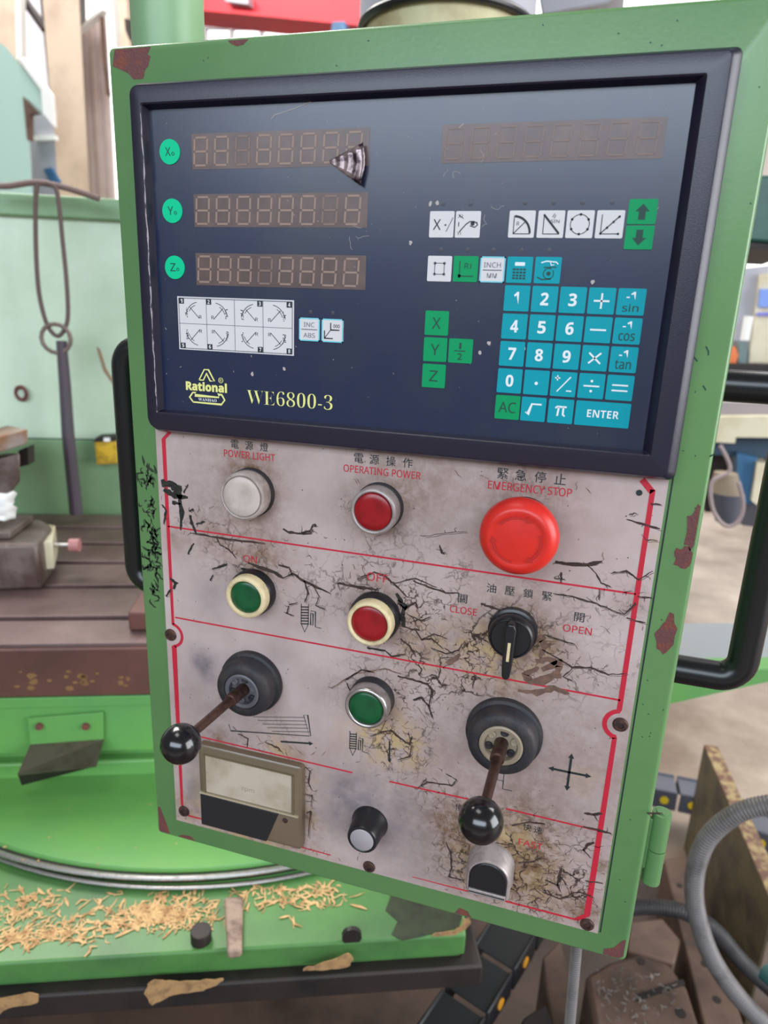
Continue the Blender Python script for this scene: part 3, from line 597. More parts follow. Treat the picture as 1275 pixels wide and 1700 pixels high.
k = key(wx['f'], -90.8, KW, 'white key with dotted slanting line symbol'); leg(k, [([(-4, 4.6), (-4, -4.4), (4.6, -4.4)], .4), ([(-4.2, -4.4), (4.6, 4)], .5)], poly=[circ(-4 + 8.6 * t, -4.3 + 8.2 * t, .6, 8) for t in (.0, .33, .66, .95)] + [circ(4.4, -4.4, .6, 8)])
up = [(-1.6, -3.6), (1.6, -3.6), (1.6, .2), (3.3, .2), (0, 3.6), (-3.3, .2), (-1.6, .2)]
leg(key(301.1, -85.8, KG, 'green up arrow key', 13.3, 11.4), [], DG, poly=[up])
leg(key(301.1, -97.8, KG, 'green down arrow key', 13.3, 11.), [], DG, poly=[[(a, -b) for a, b in up]])
k = key(201.5, -113.2, KW, 'white key with plain square symbol'); leg(k, [([(-2.6, -2.8), (2.6, -2.8), (2.6, 2.8), (-2.6, 2.8), (-2.6, -2.8)], .4)], GRYP, poly=[circ(a * 2.6, b * 2.8, .8, 8) for a in (-1, 1) for b in (-1, 1)])
k = key(215.7, -113.1, KG, 'green key with axis arrow symbol'); leg(k, [([(-3.2, 4), (-3.2, -3.6), (4.4, -3.6)], .5)], DG, txt=[('R1', -.6, 3., .2, 3, SANS, 0)], poly=[[(-4.2, -2.8), (-2.2, -2.8), (-3.2, -4.8)], circ(-3.2, -3.6, .9, 8)])
k = key(230., -113.1, KW, 'white key marked INCH over MM', border=CY); leg(k, [([(-5, -.3), (5, -.3)], .5)], GRYP, txt=[('INCH', -4.6, 4.4, 1., 3.6, SANS, .004), ('MM', -2.6, 2.6, -4.2, -1.8, SANS, .004)])
k = key(244.2, -113., TEAL, 'teal key with calculator symbol'); leg(k, [], WHT, poly=[rrect(-2.6, 2.6, 2., 3.8, .4, 2)]); leg(k, [], DG, poly=[rect(a, a + 1.3, b, b + .9) for a in (-3.4, -1.6, .2, 2) for b in (-.2, -1.7, -3.2, -4.6)])
k = key(258.6, -112.9, TEAL, 'teal key with tool symbol', 13.2); leg(k, [([(-3.6, 3.6), (-1, 4.4), (4, 4), (5, 3)], .6), ([(1, 4), (1.6, 2.4), (3, 2.8)], .4)], WHT); leg(k, [(arc(.6, -1.6, 2.6, 60, 400), .4), ([(-5, -3.4), (-2.6, -4.6), (2, -4.2)], .6), ([(-2, 1.4), (4.4, 1.6)], .5)], DG, poly=[circ(.6, -1.6, 1.1, 10)])
for z_, s in ((-141.5, 'X'), (-155.7, 'Y'), (-170.1, 'Z')):
    leg(key(201.7, z_, KG, 'green key marked ' + s, 13.2), [], DG, txt=[(s, -2.5, 2.3, -3, 3, SANS, 0)])
leg(key(215.9, -155.7, KG, 'green key marked one half', 13.3), [([(-3.4, 0), (2.8, 0)], .5)], DG, txt=[('1', -.8, .3, 1., 4.4, SANS, 0), ('2', -1.6, 1.1, -4.8, -1.2, SANS, 0)])
k = key(126.2, -148., KW, 'white key marked INC over ABS', 13., 13.1, CY); leg(k, [([(-5, 0), (5, 0)], .5)], txt=[('INC', -3.4, 3.2, 1.4, 4, SANS, .004), ('ABS', -3.6, 3.6, -4.6, -2, SANS, .004)], m=GRYP)
k = key(140.4, -148.1, KW, 'white key with two axes symbol', 13.3, 13.1, CY); leg(k, [([(-4.8, 0), (-4.8, -4.4), (.4, -4.4)], .6), ([(-1, 4.4), (-1, .4), (4.4, .4)], .6), ([(-4.6, -4.2), (-1, .4)], .4)], txt=[('000', .6, 4.6, 1.6, 3.6, SANS, 0)])
for z_, s in ((-58.8, 'X'), (-90.4, 'Y'), (-122., 'Z')):
    k = obj('round_key', prism(circ(44.6, z_, 6.7, 32), FD - .2, K1), KR, dro, label='round green key marked %s0' % s)
    leg((k, 44.6, z_), [], DG, txt=[(s, -2.9, .7, -2.2, 2.4, SANS, 0), ('0', 1.3, 3.2, -2.1, -.1, SANS, 0)])
for x, z in ((207.9, -87.4), (222.6, -87.4), (250.6, -87), (264.8, -87), (279, -87), (293.1, -87), (208.2, -110), (222.6, -109.9), (236.4, -109.9), (251.1, -109.8), (265, -109.7), (133.2, -144.7), (147, -144.8)):
    obj('indicator_dot', lathe(x, z, [(1.25, FD - .1), (1.2, FD + .2), (.1, FD + .25)], 12), LEDM, dro)
# radius diagram
st = obj('radius_diagram', prism(rect(45.3, 122.8, -170.1, -138.6), FD - .2, FD + .2), KW, dro, label='white diagram of eight numbered arc positions')
E1 = FD + .3; vf = [stroke(q, .45, FD, E1) for q in ([(46.3, -139.5), (121.8, -139.5)], [(46.3, -169.2), (121.8, -169.2)], [(46.3, -139.5), (46.3, -169.2)], [(121.8, -139.5), (121.8, -169.2)])]
vf += [stroke(q, .3, FD, E1) for q in ([(46.3, -154.4), (121.8, -154.4)], [(65.2, -139.5), (65.2, -169.2)], [(84.2, -139.5), (84.2, -169.2)], [(103, -139.5), (103, -169.2)])]
obj('diagram_grid', join(*vf), GRYP, st)
vf = []; wt = []
for i in range(8):
    c_ = i % 4; r_ = i // 4; cx = 46.3 + 18.9 * (c_ + .5); cz = (-147, -161.8)[r_]; m_ = 1 if c_ % 2 == 0 else -1; u_ = 1 if r_ == 0 else -1
    ox = cx + m_ * 4.6; oz = cz - u_ * 4.2
    if c_ in (1, 2): m2 = -m_
    a0 = 90 if m_ > 0 else 0
    if u_ < 0: a0 = 180 if m_ > 0 else 270
    vf += [stroke(arc(ox, oz, 9.6, a0 + 10, a0 + 80), .35, FD, E1), stroke(arc(ox, oz, 8.2, a0 + 20, a0 + 60), .3, FD, E1), stroke([(ox, oz), (ox - m_ * 6.4, oz + u_ * 6.4)], .35, FD, E1)]
    vf.append(textvf('R', ox + m_ * .6 - .9, ox + m_ * .6 + .9, oz + u_ * 1. - 1, oz + u_ * 1. + 1, E1, SANS, 0))
    for j in range(6): vf.append(stroke([(ox - m_ * 9 + random.uniform(-1, 1), oz + u_ * (1 + 1. * j)), (ox - m_ * (7.8 + random.random()), oz + u_ * (.6 + j))], .45, FD, E1))
    bx = (48.2, 66.9, 101, 119.9)[c_] if c_ < 4 else 0; bz_ = -141.2 if r_ == 0 else -167.6
    vf.append(prism(rect(bx - 1.7, bx + 1.7, bz_ - 1.6, bz_ + 1.6), FD, E1)); wt.append(textvf('12345678'[i], bx - .7, bx + .7, bz_ - 1.1, bz_ + 1.1, E1 + .05, BOLD, 0))
obj('diagram_drawing', join(*vf), DK, st); obj('diagram_numerals', join(*wt), WHT, st)
# emblem and model lettering
k = [stroke([(58.4, -188.2), (62.3, -181.6), (65.2, -181.6), (69.2, -188.4), (66.2, -188.4), (63.8, -184), (61.4, -188.2), (58.4, -188.2)], .75, FD - .1, FD + .2),
     stroke([(53.6, -202.3), (51.2, -199.4), (53.6, -196.3), (55.6, -196.3), (55, -198), (72, -198.2), (71.6, -196.4), (74, -196.4), (76, -199.6), (73.6, -202.5), (53.6, -202.3)], .9, FD - .1, FD + .2)]
obj('emblem', join(*k), YEL, dro, label='pale yellow triangle and bar emblem')
text('Rational', 48.8, 77.8, -195.1, -189.3, FD + .2, YEL, dro, BOLD, .03)
text('WANHAO', 57.4, 70.4, -201.2, -199.4, FD + .2, WHT, dro, SERIF, 0)
obj('registered_mark', join(stroke(arc(73.6, -187.6, 1.5, 0, 360, 20), .3, FD - .1, FD + .2), textvf('R', 73., 74.3, -188.4, -186.8, FD + .2, SANS, 0)), YEL, dro)
text('WE6800-3', 91.5, 147.8, -200.5, -191.7, FD + .2, YEL, dro, SERIF, -.02, label='pale yellow serif model lettering')
# torn film, scratches, flecks
tr = [(-20, -4), (-4, 4), (0, -2.8), (-2.6, -16.4), (-8, -13), (-14, -9)]
fv = []; ff = []; nn_ = 14
for i in range(nn_ + 1):
    t = i / nn_; c0 = Vector((143.9, -65.5)) ; e0 = Vector((160.8, -57.2)).lerp(Vector((165.2, -64)), min(1, t * 1)); 
    a0 = Vector((143.9, -65.5)).lerp(Vector((163.6, -57.6)), t); b0 = Vector((144.2, -66.6)).lerp(Vector((162.6, -78.4)), t)
    zig = .9 * math.sin(t * 34) * t
    for j in range(7):
        q = a0.lerp(b0, j / 6); rr = math.sin(t * 26) * .8 * t; fv.append(P(q.x + (zig if j == 6 else 0) + 2. * math.sin(math.pi * j / 6) * t, q.y, FD + .8 + rr * .8 + 2.2 * t))
for i in range(nn_):
    for j in range(6):
        a = i * 7 + j; ff.append([a, a + 7, a + 8, a + 1])
to = obj('torn_film', (fv, ff), mat('silvery_torn_film', (170, 150, 150), .22, .55, rgb2=(60, 46, 54), scale=180, lo=.42, hi=.6), dro, smooth=True, label='crumpled silvery flap of torn film', ang=180)
sm = to.modifiers.new('thick', 'SOLIDIFY'); sm.thickness = .0002
def onf(x, y): q = on_y(x, y, -FD / 1000); return (q.x * 1000, q.z * 1000)
random.seed(9); vf = []
for pts in ([(450, 198), (456, 191), (490, 180), (522, 167)], [(770, 205), (762, 212)]): vf.append(stroke([onf(*p) for p in pts], .32, FD - .1, FD + .18))
for x, y in ((682, 403), (984, 468), (870, 578), (797, 586), (812, 570), (419, 621), (472, 612), (726, 337), (715, 338), (1031, 695)):
    q = onf(x, y); vf.append(prism(blob(q[0], q[1], 1., 1.2, 8), FD - .1, FD + .5))
for _ in range(90):
    x = random.uniform(33, 320); z = random.uniform(-206, -40); a = random.uniform(0, 3.1); l = random.uniform(.2, 1.4) if random.random() < .5 else .3
    vf.append(stroke([(x, z), (x + l * math.cos(a), z + l * math.sin(a))], random.uniform(.1, .28), FD - .1, FD + .16))
for c, n in (((215, -72), 3), ((160, -100), 3), ((235, -92), 2)):
    for pts, wd in squiggle(c, n, 8, 3, .1, .2, 8): vf.append(stroke(pts, .14, FD - .1, FD + .16))
o = obj('scratches', join(*vf), mat('pale_flecks', (176, 168, 166), .6), dro); o['kind'] = 'stuff'

# ------------------------------------------------------------------ push buttons and switches
def button(nm, label, cat, x, z, d, r, rim, cap, rin, capd=0., collar=None, lb=None):
    t = thing(nm, label, cat, P(x, z, 1.5))
    if collar: obj('collar', lathe(x, z, [(collar, 1.3), (collar, d * .45), (collar - 1, d * .55), (r * .5, d * .55)], 40), BLK if rim is IVO else RUB, t, smooth=True)
    else: obj('collar', lathe(x, z, [(r + .6, 1.3), (r + .6, d * .3), (r * .5, d * .32)], 40), RUB, t, smooth=True)
    obj('rim', lathe(x, z, [(r - .4, d * .3), (r, d * .4), (r, d - 2), (r - .5, d - .7), (r - 1.4, d), (rin + .9, d - .1), (rin + .2, d - 1.1), (rin + .2, d - 3), (1, d - 3)], 48), rim, t, smooth=True, ang=50)
    obj('cap', lathe(x, z, [(rin, d - 3.2), (rin, d - 1.2 + capd), (rin - .6, d - .6 + capd), (rin * .6, d - .45 + capd), (.1, d - .4 + capd)], 48), cap, t, smooth=True, ang=50)
    return t
button('indicator_lamp', 'white unlit power lamp with dull metal rim at upper left', 'indicator lamp', 90.5, -258.6, 16, 15.6, mat('milky_rim', (176, 164, 158), .4, rgb2=(140, 126, 120), scale=80), PWH, 12.9, .8)
button('push_button', 'red button in grey metal rim under the OPERATING POWER lettering', 'push button', 177.6, -258, 16.5, 14.6, STL, BRED, 11.6, .2)
button('push_button', 'green button in yellowed ivory rim under the word ON', 'push button', 91.2, -327.7, 15.5, 14.8, IVO, BGRN, 11., -.6, collar=16.)
button('push_button', 'red button in yellowed ivory rim under the word OFF', 'push button', 177.8, -331.2, 17, 15., IVO, BRED, 11.8, -.6, collar=16.6)
button('push_button', 'green button in shiny metal rim below the OFF button', 'push button', 177.8, -390.6, 17.5, 14.8, CHR, BGRN, 11.4, .1, collar=15.2)
# emergency stop
t = thing('emergency_stop_button', 'large red mushroom emergency stop button at upper right', 'emergency stop', P(266, -258, 1.5))
obj('collar', lathe(265.4, -257.5, [(15.5, 1.3), (15.5, 5), (13, 6), (11.5, 7), (11.5, 24), (5, 24)], 40), RUB, t, smooth=True)
mp = [(11, 20), (18, 22), (21., 25), (21.6, 28.5), (21.2, 32), (19.8, 35), (17.4, 37), (15, 37.9), (14.2, 37.4), (12, 37.7), (6, 38.6), (.1, 38.9)]
mv, mf = lathe(265.4, -257.5, mp, 64)
obj('mushroom_cap', (mv, mf), MUSH, t, smooth=True, ang=60)
vf = []
for a0 in (20, 140, 260):
    aa = arc(265.4, -257.5, 12.6, a0, a0 - 70, 10); q = aa[-1]; vf.append(stroke(aa, 1.3, 37, 38.3))
    tn = math.radians(a0 - 70 - 90); nn = math.radians(a0 - 70); tip = (q[0] + 3.2 * math.cos(tn), q[1] + 3.2 * math.sin(tn))
    vf.append(prism([(q[0] + 1.9 * math.cos(nn), q[1] + 1.9 * math.sin(nn)), (q[0] - 1.9 * math.cos(nn), q[1] - 1.9 * math.sin(nn)), tip], 37, 38.3))
obj('rotation_arrows', join(*vf), mat('darker_red_relief', (182, 34, 28), .45), t)
# selector switch
t = thing('selector_switch', 'black rotary selector with white pointer line between CLOSE and OPEN', 'rotary switch', P(266, -323, 1.5))
cx, cz = 265.2, -325.6
obj('collar', lathe(cx, cz, [(14.8, 1.3), (14.8, 6), (13, 7), (5, 7)], 40), BLK, t, smooth=True)
obj('dial', lathe(cx, cz, [(13, 6), (13.6, 8), (13.6, 13), (12.8, 15), (11.8, 15.6), (11.4, 15), (.1, 15)], 48), BLK, t, smooth=True, ang=40)
hp = [(-3.6, 9), (-2, 12.4), (2, 12.4), (3.6, 9), (3.2, -15), (2.6, -21.5), (1.2, -23.4), (-1.2, -23.4), (-2.6, -21.5), (-3.2, -15)]
obj('lever', prism([(cx + a * .9 + .01 * b, cz + b) for a, b in hp], 13, 23), BLK, t, bev=.0011, seg=3)
obj('pointer_line', prism([(cx - .8, cz - 11), (cx + .9, cz - 11), (cx + 1.1, cz + 1), (cx - .6, cz + 1)], 22.8, 23.25), IVO, t)
# joysticks
def joystick(label, x, z, bx, bz_, bd, ringm, s=1.):
    t = thing('joystick', label, 'joystick', P(x, z, 1.5), 'ball topped joysticks')
    obj('boot', lathe(x, z, [(24.4 * s, 1.2), (24.8 * s, 2.4), (24.6 * s, 6), (23.4 * s, 7), (22.6 * s, 7.2), (22.4 * s, 8), (22 * s, 14), (21.2 * s, 16.6), (19.4 * s, 18), (16 * s, 18.6), (14.5 * s, 18.4), (13.6 * s, 17), (12 * s, 14)], 56), RUB, t, smooth=True, ang=40)
    obj('gate_ring', lathe(x, z, [(13.8 * s, 15), (13.8 * s, 18.2), (12.6 * s, 18.8), (10.6 * s, 18.2), (9.8 * s, 15), (9.6 * s, 9), (9 * s, 9)], 40), ringm, t, smooth=True, ang=40)
    obj('gate_floor', lathe(x, z, [(10.4 * s, 8), (10.4 * s, 10), (.1, 10)], 32), DARK, t)
    for k in range(6):
        a = math.radians(60 * k + 20); obj('gate_lobe', lathe(x + 8.2 * math.cos(a), z + 8.2 * math.sin(a), [(2.5, 9), (2.5, 16.4), (1.9, 17), (.1, 16.6)], 14), RUB if k % 2 else ringm, t, smooth=True)
    b = Vector(P(bx, bz_, bd)); a = Vector(P(x, z, 9)); dr = (b - a).normalized()
    obj('rod', tube([a, a.lerp(b, .3), a.lerp(b, .3) + dr * .0004, b - dr * .006], lambda i, n: (.0044, .0044, .0031, .0028)[i], 20), ROD, t, smooth=True)
    V = []; F = []; R_ = .0119; ns = 24; nr = 40
    loops = []
    for i in range(1, ns):
        ph = math.pi * i / ns; loops.append([b + Vector((R_ * math.sin(ph) * math.cos(2 * math.pi * k / nr), R_ * math.cos(ph), R_ * math.sin(ph) * math.sin(2 * math.pi * k / nr))) for k in range(nr)])
    obj('ball_knob', rings(loops), BALL, t, smooth=True, ang=180)
joystick('left joystick with brown rod and glossy black ball beside the panel meter', 89, -396, 86.6, -392, 88, mat('grey_gate', (92, 90, 96), .5), .93)
joystick('right joystick with brown rod and glossy black ball beside the four way arrow', 266, -396.6, 264.6, -396.5, 87, mat('ivory_gate', (150, 136, 116), .5), .98)
# panel meter
t = thing('panel_meter', 'clear framed analogue rpm meter with blank cream scale at lower left', 'meter', P(86, -523, 1.5))
CLR = bpy.data.materials.new('smoky_clear_plastic'); CLR.use_nodes = True; b = CLR.node_tree.nodes['Principled BSDF']
b.inputs['Base Color'].default_value = (*lin((108, 94, 76)), 1); b.inputs['Roughness'].default_value = .22; b.inputs['Alpha'].default_value = 1
def q4(*p): return [sh(a, c, 8) for a, c in p]
fr0 = [sh(332, 1236, 3), sh(497, 1272, 3), sh(499, 1404, 3), sh(336, 1358, 3)]
x0, x1, z1, z0 = 46.5, 128.5, -455.5, -524.5
obj('meter_case', rings([[P(a, c, 1.2) for a, c in rrect(x0 - 1, x1 + 1, z0 - 1, z1 + 1, 3)], [P(a, c, 6.4) for a, c in rrect(x0 - .6, x1 + .6, z0 - .6, z1 + .6, 2.6)], [P(a, c, 7.6) for a, c in rrect(x0 + 1, x1 - 1, z0 + 1, z1 - 1, 2)]]), CLR, t, smooth=True)
obj('scale_card', prism(rrect(x0 + 5.5, x1 - 7, -494, z1 - 7, 1), 7, 8), mat('cream_scale', (192, 178, 160), .4, rgb2=(146, 130, 108), scale=28, lo=.45, hi=.75), t)
obj('scale_rim', join(*[stroke(q, 1., 7, 8.6) for q in ([(x0 + 4.6, z1 - 6.2), (x1 - 5.6, z1 - 6.2)], [(x1 - 5.6, z1 - 6), (x1 - 5.6, -495)], [(x0 + 4.6, z1 - 6.2), (x0 + 4.6, -495)])]), mat('meter_rim', (110, 96, 72), .4), t)
obj('front_edge', stroke([(x0, -495.6), (x1 - 1.5, -495.6)], 1.2, 7, 9.), mat('pale_edge', (176, 164, 138), .3), t)
obj('lower_cover', prism([(x0 + .6, -497), (x1 - 17, -497), (x1 - 27, z0 + .4), (x0 + .6, z0 + .4)], 7, 8.8), mat('black_cover', (34, 36, 38), .35), t, bev=.0003)
obj('adjusting_screw', lathe(x1 - 12, -502, [(2, 7.4), (2, 8.2), (1.4, 8.5), (.1, 8.4)], 14), SCREW, t, smooth=True)
text('rpm', 82, 92, -486, -482, 8.06, mat('faded_grey_print', (150, 138, 120), .6), t, SANS, 0)
# speed knob
t = thing('rotary_knob', 'tall black potentiometer knob with grey disc at bottom centre', 'knob', P(179, -490, 1.5))
obj('skirt', lathe(179.2, -490.6, [(13.2, 1.3), (13.2, 3), (12.4, 4.2), (11.6, 12), (10.9, 18.6), (10.2, 19.8), (9, 20), (8.4, 19.5), (1, 19.5)], 48), BLK, t, smooth=True, ang=40)
obj('cap_disc', lathe(179.2, -490.6, [(8.4, 18.5), (8.4, 19.9), (7.9, 20.2), (.1, 20.1)], 32), DISCM, t, smooth=True)
# thumb switch
cx, cz, dd = 266.2, -497.6, 18.
t = thing('thumb_switch', 'chrome round hooded switch with black D shaped face below the right joystick', 'switch', P(cx, cz, 1.5))
def arch(r, low, n=28): return [(cx + p, cz + q) for p, q in arc(0, 0, r, 0, 180, n)] + [(cx - r, cz + low), (cx + r, cz + low)]
def al(r, low, d): return [P(a, c, d) for a, c in arch(r, low)]
obj('hood', rings([al(15.4, -13.6, 1.2), al(15.4, -13.6, 5), al(14.6, -13.2, 6), al(14.2, -13, dd - 1), al(13.4, -12.4, dd), al(12.5, -12, dd), al(12.4, -11.9, dd - 1.5)]), STL, t, smooth=True, ang=40)
obj('black_face', rings([al(12.2, -9.4, dd - 2), al(12.2, -9.4, dd + .2), al(11.6, -9, dd + .7)]), BLK, t, smooth=True)
obj('lower_lip', join(prism(rect(cx - 12.2, cx + 12.2, cz - 13.8, cz - 9.8), dd - 3, dd + 1.2)), STL, t, bev=.0005)
obj('lip_groove', prism(rect(cx - 11.8, cx + 11.8, cz - 12., cz - 11.4), dd, dd + 1.5), DK, t)
# ------------------------------------------------------------------ milling machine
mm_ = thing('milling_machine', 'green milling machine with brown slotted table and round swivel base behind the pendant', 'milling machine', M((-.3, .745, FLOOR)))
def mb(name, u0, u1, v0, v1, z0, z1, m, parent, bev=.0, **k): return obj(name, box(u0, u1, v0, v1, z0, z1, M), m, parent, bev=bev, **k)
U0, U1 = -1.6, .56
tb = obj('table', box(U0, U1, .432, 1.062, -.678, -.618, M), TBF, mm_, label='long brown work table with five slots')
edges = [.43, .513, .637, .752, .858, .962, 1.064]; s = .008
for i in range(6):
    a = edges[i] + (s if i else 0); b = edges[i + 1] - (s if i < 5 else 0)
    mb('table_rail', U0, U1, a, b, -.622, -.6, TBL, tb, .0015)
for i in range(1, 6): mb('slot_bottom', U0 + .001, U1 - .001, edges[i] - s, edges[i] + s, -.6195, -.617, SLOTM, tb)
mb('table_front_edge', U0, U1, .424, .434, -.68, -.606, TBF, tb, .002)
# tan chipped marks on the front face
random.seed(21); vf = []
for _ in range(26):
    x = random.choice([50, 150, 200, 215, 120]) + random.gauss(0, 14); y = 1128 + random.gauss(0, 9); c = on_v(x, y, .4238)
    rr = random.uniform(.002, .007); vf.append(slab([c + UX * rr * math.cos(a) * random.uniform(.5, 1.3) + Vector((0, 0, rr * .6 * math.sin(a))) for a in [k * 1.05 for k in range(6)]], UY * .0005))
o = obj('paint_fleck', join(*vf), mat('ochre_fleck', (128, 92, 56), .7), tb); o['kind'] = 'stuff'
st_ = thing('stop_block', 'brown end block standing on the table beside the pendant', 'machine part', M((-.09, .44, -.6)))
mb('block_body', -.138, -.02, .465, .54, -.5995, -.57, TBF, st_, .003); mb('block_upright', -.115, -.02, .55, .61, -.5995, -.535, TBF, st_, .003)
# vise
vs = thing('machine_vise', 'grey cast machine vise with pink handled screw on the table', 'vise', M((-.42, .66, -.6)))
def PZ(l, Z): return [on_z(x, y, Z) for x, y in l]
top = [on_z(x, y, -.52) for x, y in ((-40, 905), (62, 903), (86, 872), (70, 862), (-40, 862))]
obj('vise_body', slab(top, (0, 0, -.079)), CAST, vs, bev=.006)
top2 = [p + Vector((0, 0, .001)) for p in [on_z(x, y, -.52) for x, y in ((-40, 898), (18, 896), (56, 866), (-40, 866))]]
obj('vise_jaw', slab(top2, (0, 0, .012)), CAST, vs, bev=.002)
ca = on_z(84, 905, -.545); cb = on_z(120, 905, -.545)
obj('screw_spindle', tube([ca - (cb - ca) * .4, cb], .0035, 12), CHR, vs, smooth=True)
obj('screw_handle', tube([cb - (cb - ca).normalized() * .004, cb + (cb - ca).normalized() * .012], .0115, 18), mat('faded_pink_knob', (176, 120, 118), .5), vs, smooth=True)
obj('screw_bracket', slab([on_z(x, y, -.53) for x, y in ((70, 900), (86, 898), (92, 872), (80, 870))], (0, 0, -.05)), CRM, vs, bev=.002)
# head block further left with slab edge
hd = thing('fixture_block', 'grey machine block with brown slab top at the left edge above the table', 'machine part', on_v(10, 800, .8) * 1.0)
f1 = [on_v(x, y, .72) for x, y in ((-90, 800), (30, 820), (34, 765), (-90, 800 - 10))]
obj('slab_top', slab([on_v(x, y, .70) for x, y in ((-120, 790), (46, 737), (46, 712), (-120, 756))], on_v(14, 706, 1.0) - on_v(46, 712, .70)), mat('brown_edge_slab', (132, 92, 62), .6, rgb2=(150, 146, 140), scale=9), hd, bev=.003)
obj('block_body', slab([on_v(x, y, .72) for x, y in ((-120, 846), (-6, 850), (34, 798), (33, 752), (-120, 792))], on_v(10, 752, .9) - on_v(33, 752, .72)), CAST, hd, bev=.003)
obj('dark_recess', slab([on_v(x, y, .76) for x, y in ((30, 776), (47, 772), (46, 742), (31, 748))], UY * .03), DARK, hd)
rg = thing('rag', 'white crumpled rag at the left edge above the vise', 'rag', on_v(6, 860, .70))
random.seed(2); V = []; F = []
for i in range(9):
    for j in range(9): 
        p = on_v(-34 + 46 * i / 8 + random.uniform(-2, 2), 822 + 46 * j / 8 + random.uniform(-2, 2), .665); V.append(p + UY * (random.uniform(0, .014) + .02 * ((i - 4) / 4) ** 2))
for i in range(8):
    for j in range(8): a = i * 9 + j; F.append([a, a + 9, a + 10, a + 1])
o = obj('cloth', (V, F), WPA, rg, smooth=True, ang=180); md = o.modifiers.new('t', 'SOLIDIFY'); md.thickness = .003
# saddle
sd = obj('saddle', slab([M((u, .431, z)) for u, z in [(-1.6, -.682), (-1.6, -.775), (.45, -.775), (.95, -.662), (.95, -.6615), (.6, -.6615), (.58, -.682)]], UY * .039), GM, mm_, bev=.002)
def fpoly(pts, v0, v1, m, name, bev=.002, parent=sd): return obj(name, slab([M((u, v0, z)) for u, z in pts], UY * (v1 - v0)), m, parent, bev=bev)
fpoly([(-1.6, -.683), (-1.6, -.699), (.56, -.699), (.56, -.683)], .427, .44, GM, 'saddle_lip', .0012)
mb('saddle_step', -1.6, .40, .455, .9, -.80, -.77, GM, sd)
mb('saddle_lower_lip', -1.6, .40, .437, .50, -.826, -.797, GM, sd, .004)
obj('machined_way', slab([M((.50, .432, -.664)), M((.955, .432, -.664)), M((1.3, .60, -.664)), M((.62, .60, -.664))], (0, 0, .002)), PGR, sd)
fpoly([(.95, -.6635), (.95, -.70), (1.5, -.68), (1.5, -.6635)], .431, .6, GM, 'saddle_end')
bk = thing('sheet_metal_bracket', 'green and bare steel angled bracket screwed to the green saddle', 'bracket', on_v(100, 1290, .43))
bm = mat('bare_steel_flap', (96, 92, 78), .35, .6, rgb2=(70, 60, 50), scale=14)
obj('mounting_flange', slab([on_v(x, y, .425) for x, y in ((50, 1238), (172, 1229), (171, 1183), (46, 1193))], UY * .004), GM, bk, bev=.0006)
fl = [on_v(50, 1236, .425), on_v(172, 1227, .425), on_v(160, 1271, .385), on_v(29, 1285, .385)]
obj('flap', slab(fl, (0, 0, -.0025)), bm, bk)
obj('flap_return', slab([on_v(160, 1272, .386), on_v(29, 1285, .386), on_v(36, 1304, .40)], UY * .004), DARK, bk)
for x, y in ((66, 1205), (143, 1205)):
    c = on_v(x, y, .4245); obj('bolt', tube([c, c - UY * .004], .0052, 12), RUST, bk, smooth=True)
# swivel disc
def mcirc(u, v, r, z, n=128): return [Vector(M((u + r * math.cos(2 * math.pi * i / n), v + r * math.sin(2 * math.pi * i / n), z))) for i in range(n)]
ds = obj('swivel_disc', rings([mcirc(-.0055, .8345, .597, -.845), mcirc(-.0055, .8345, .597, -.8385), mcirc(-.0126, .858, .612, -.838), mcirc(-.0126, .858, .612, -.824), mcirc(-.0126, .858, .610, -.821)]), GM, mm_, smooth=True, label='round swivel plate')
obj('rim_ring', tube(mcirc(-.0126, .858, .6215, -.826), .0036, 10, True), CHR, ds, smooth=True, label='polished rim ring')
obj('rim_ring', tube(mcirc(-.0055, .8345, .6012, -.838), .0028, 10, True), CHR, ds, smooth=True, label='polished rim ring')
obj('rim_groove', rings([mcirc(-.0126, .858, .617, -.838), mcirc(-.0126, .858, .617, -.827), mcirc(-.0126, .858, .60, -.827)], False, False), DARK, ds)
# base
GB = mat('dull_green_enamel', (80, 130, 64), .42, rgb2=(62, 102, 58), scale=7, lo=.35, hi=.68, bump=.08, bscale=60)  # duller, darker green than the rest of the machine
UB = on_v(782, 1540, .13).dot(UX); ZB = -.842
VF = on_z(165, 1590, ZB).dot(UY); z1_ = on_v(165, 1630, VF).z; z2_ = on_v(165, 1682, VF - .014).z
bs = obj('base', slab([M((-1.6, VF, ZB - .03)), M((UB, VF, ZB - .03)), M((UB + .06, .5, ZB - .03)), M((UB + .06, 1.3, ZB - .03)), M((-1.6, 1.3, ZB - .03))], (0, 0, .03)), GB, mm_, bev=.003, seg=3, label='green base with flaked tan scuffs')
mb('base_front_band', -1.6, UB - .004, VF + .002, .22, z1_, ZB - .022, GB, bs, .003)
mb('base_skirt', -1.6, UB + .02, VF - .014, .24, z2_, z1_ + .002, DARK, bs, .003)
mb('base_foot', -1.6, UB - .3, .8, 1.25, FLOOR, z2_ + .004, DARK, bs)
pr = [on_z(x, y, ZB - .001) for x, y in ((372, 1502), (404, 1500), (402, 1590), (378, 1594))]
obj('casting_rib', slab(pr, (0, 0, .012)), mat('scuffed_rib', (150, 128, 112), .6, rgb2=(104, 80, 70), scale=50), bs, bev=.003)
c = on_z(334, 1560, ZB); obj('dark_bolt', tube([c - Vector((0, 0, .03)), c + Vector((0, 0, .014))], .012, 12), DARK, bs, bev=.001)
for x, y in ((182, 1604), (584, 1555)):
    c = on_v(x, y, VF + .002); obj('bolt_hole', tube([c + UY * .004, c - UY * .0015], .0115, 14), DARK, bs)
SCAR = mat('bare_filler', (158, 124, 82), .85, rgb2=(124, 94, 64), scale=90)
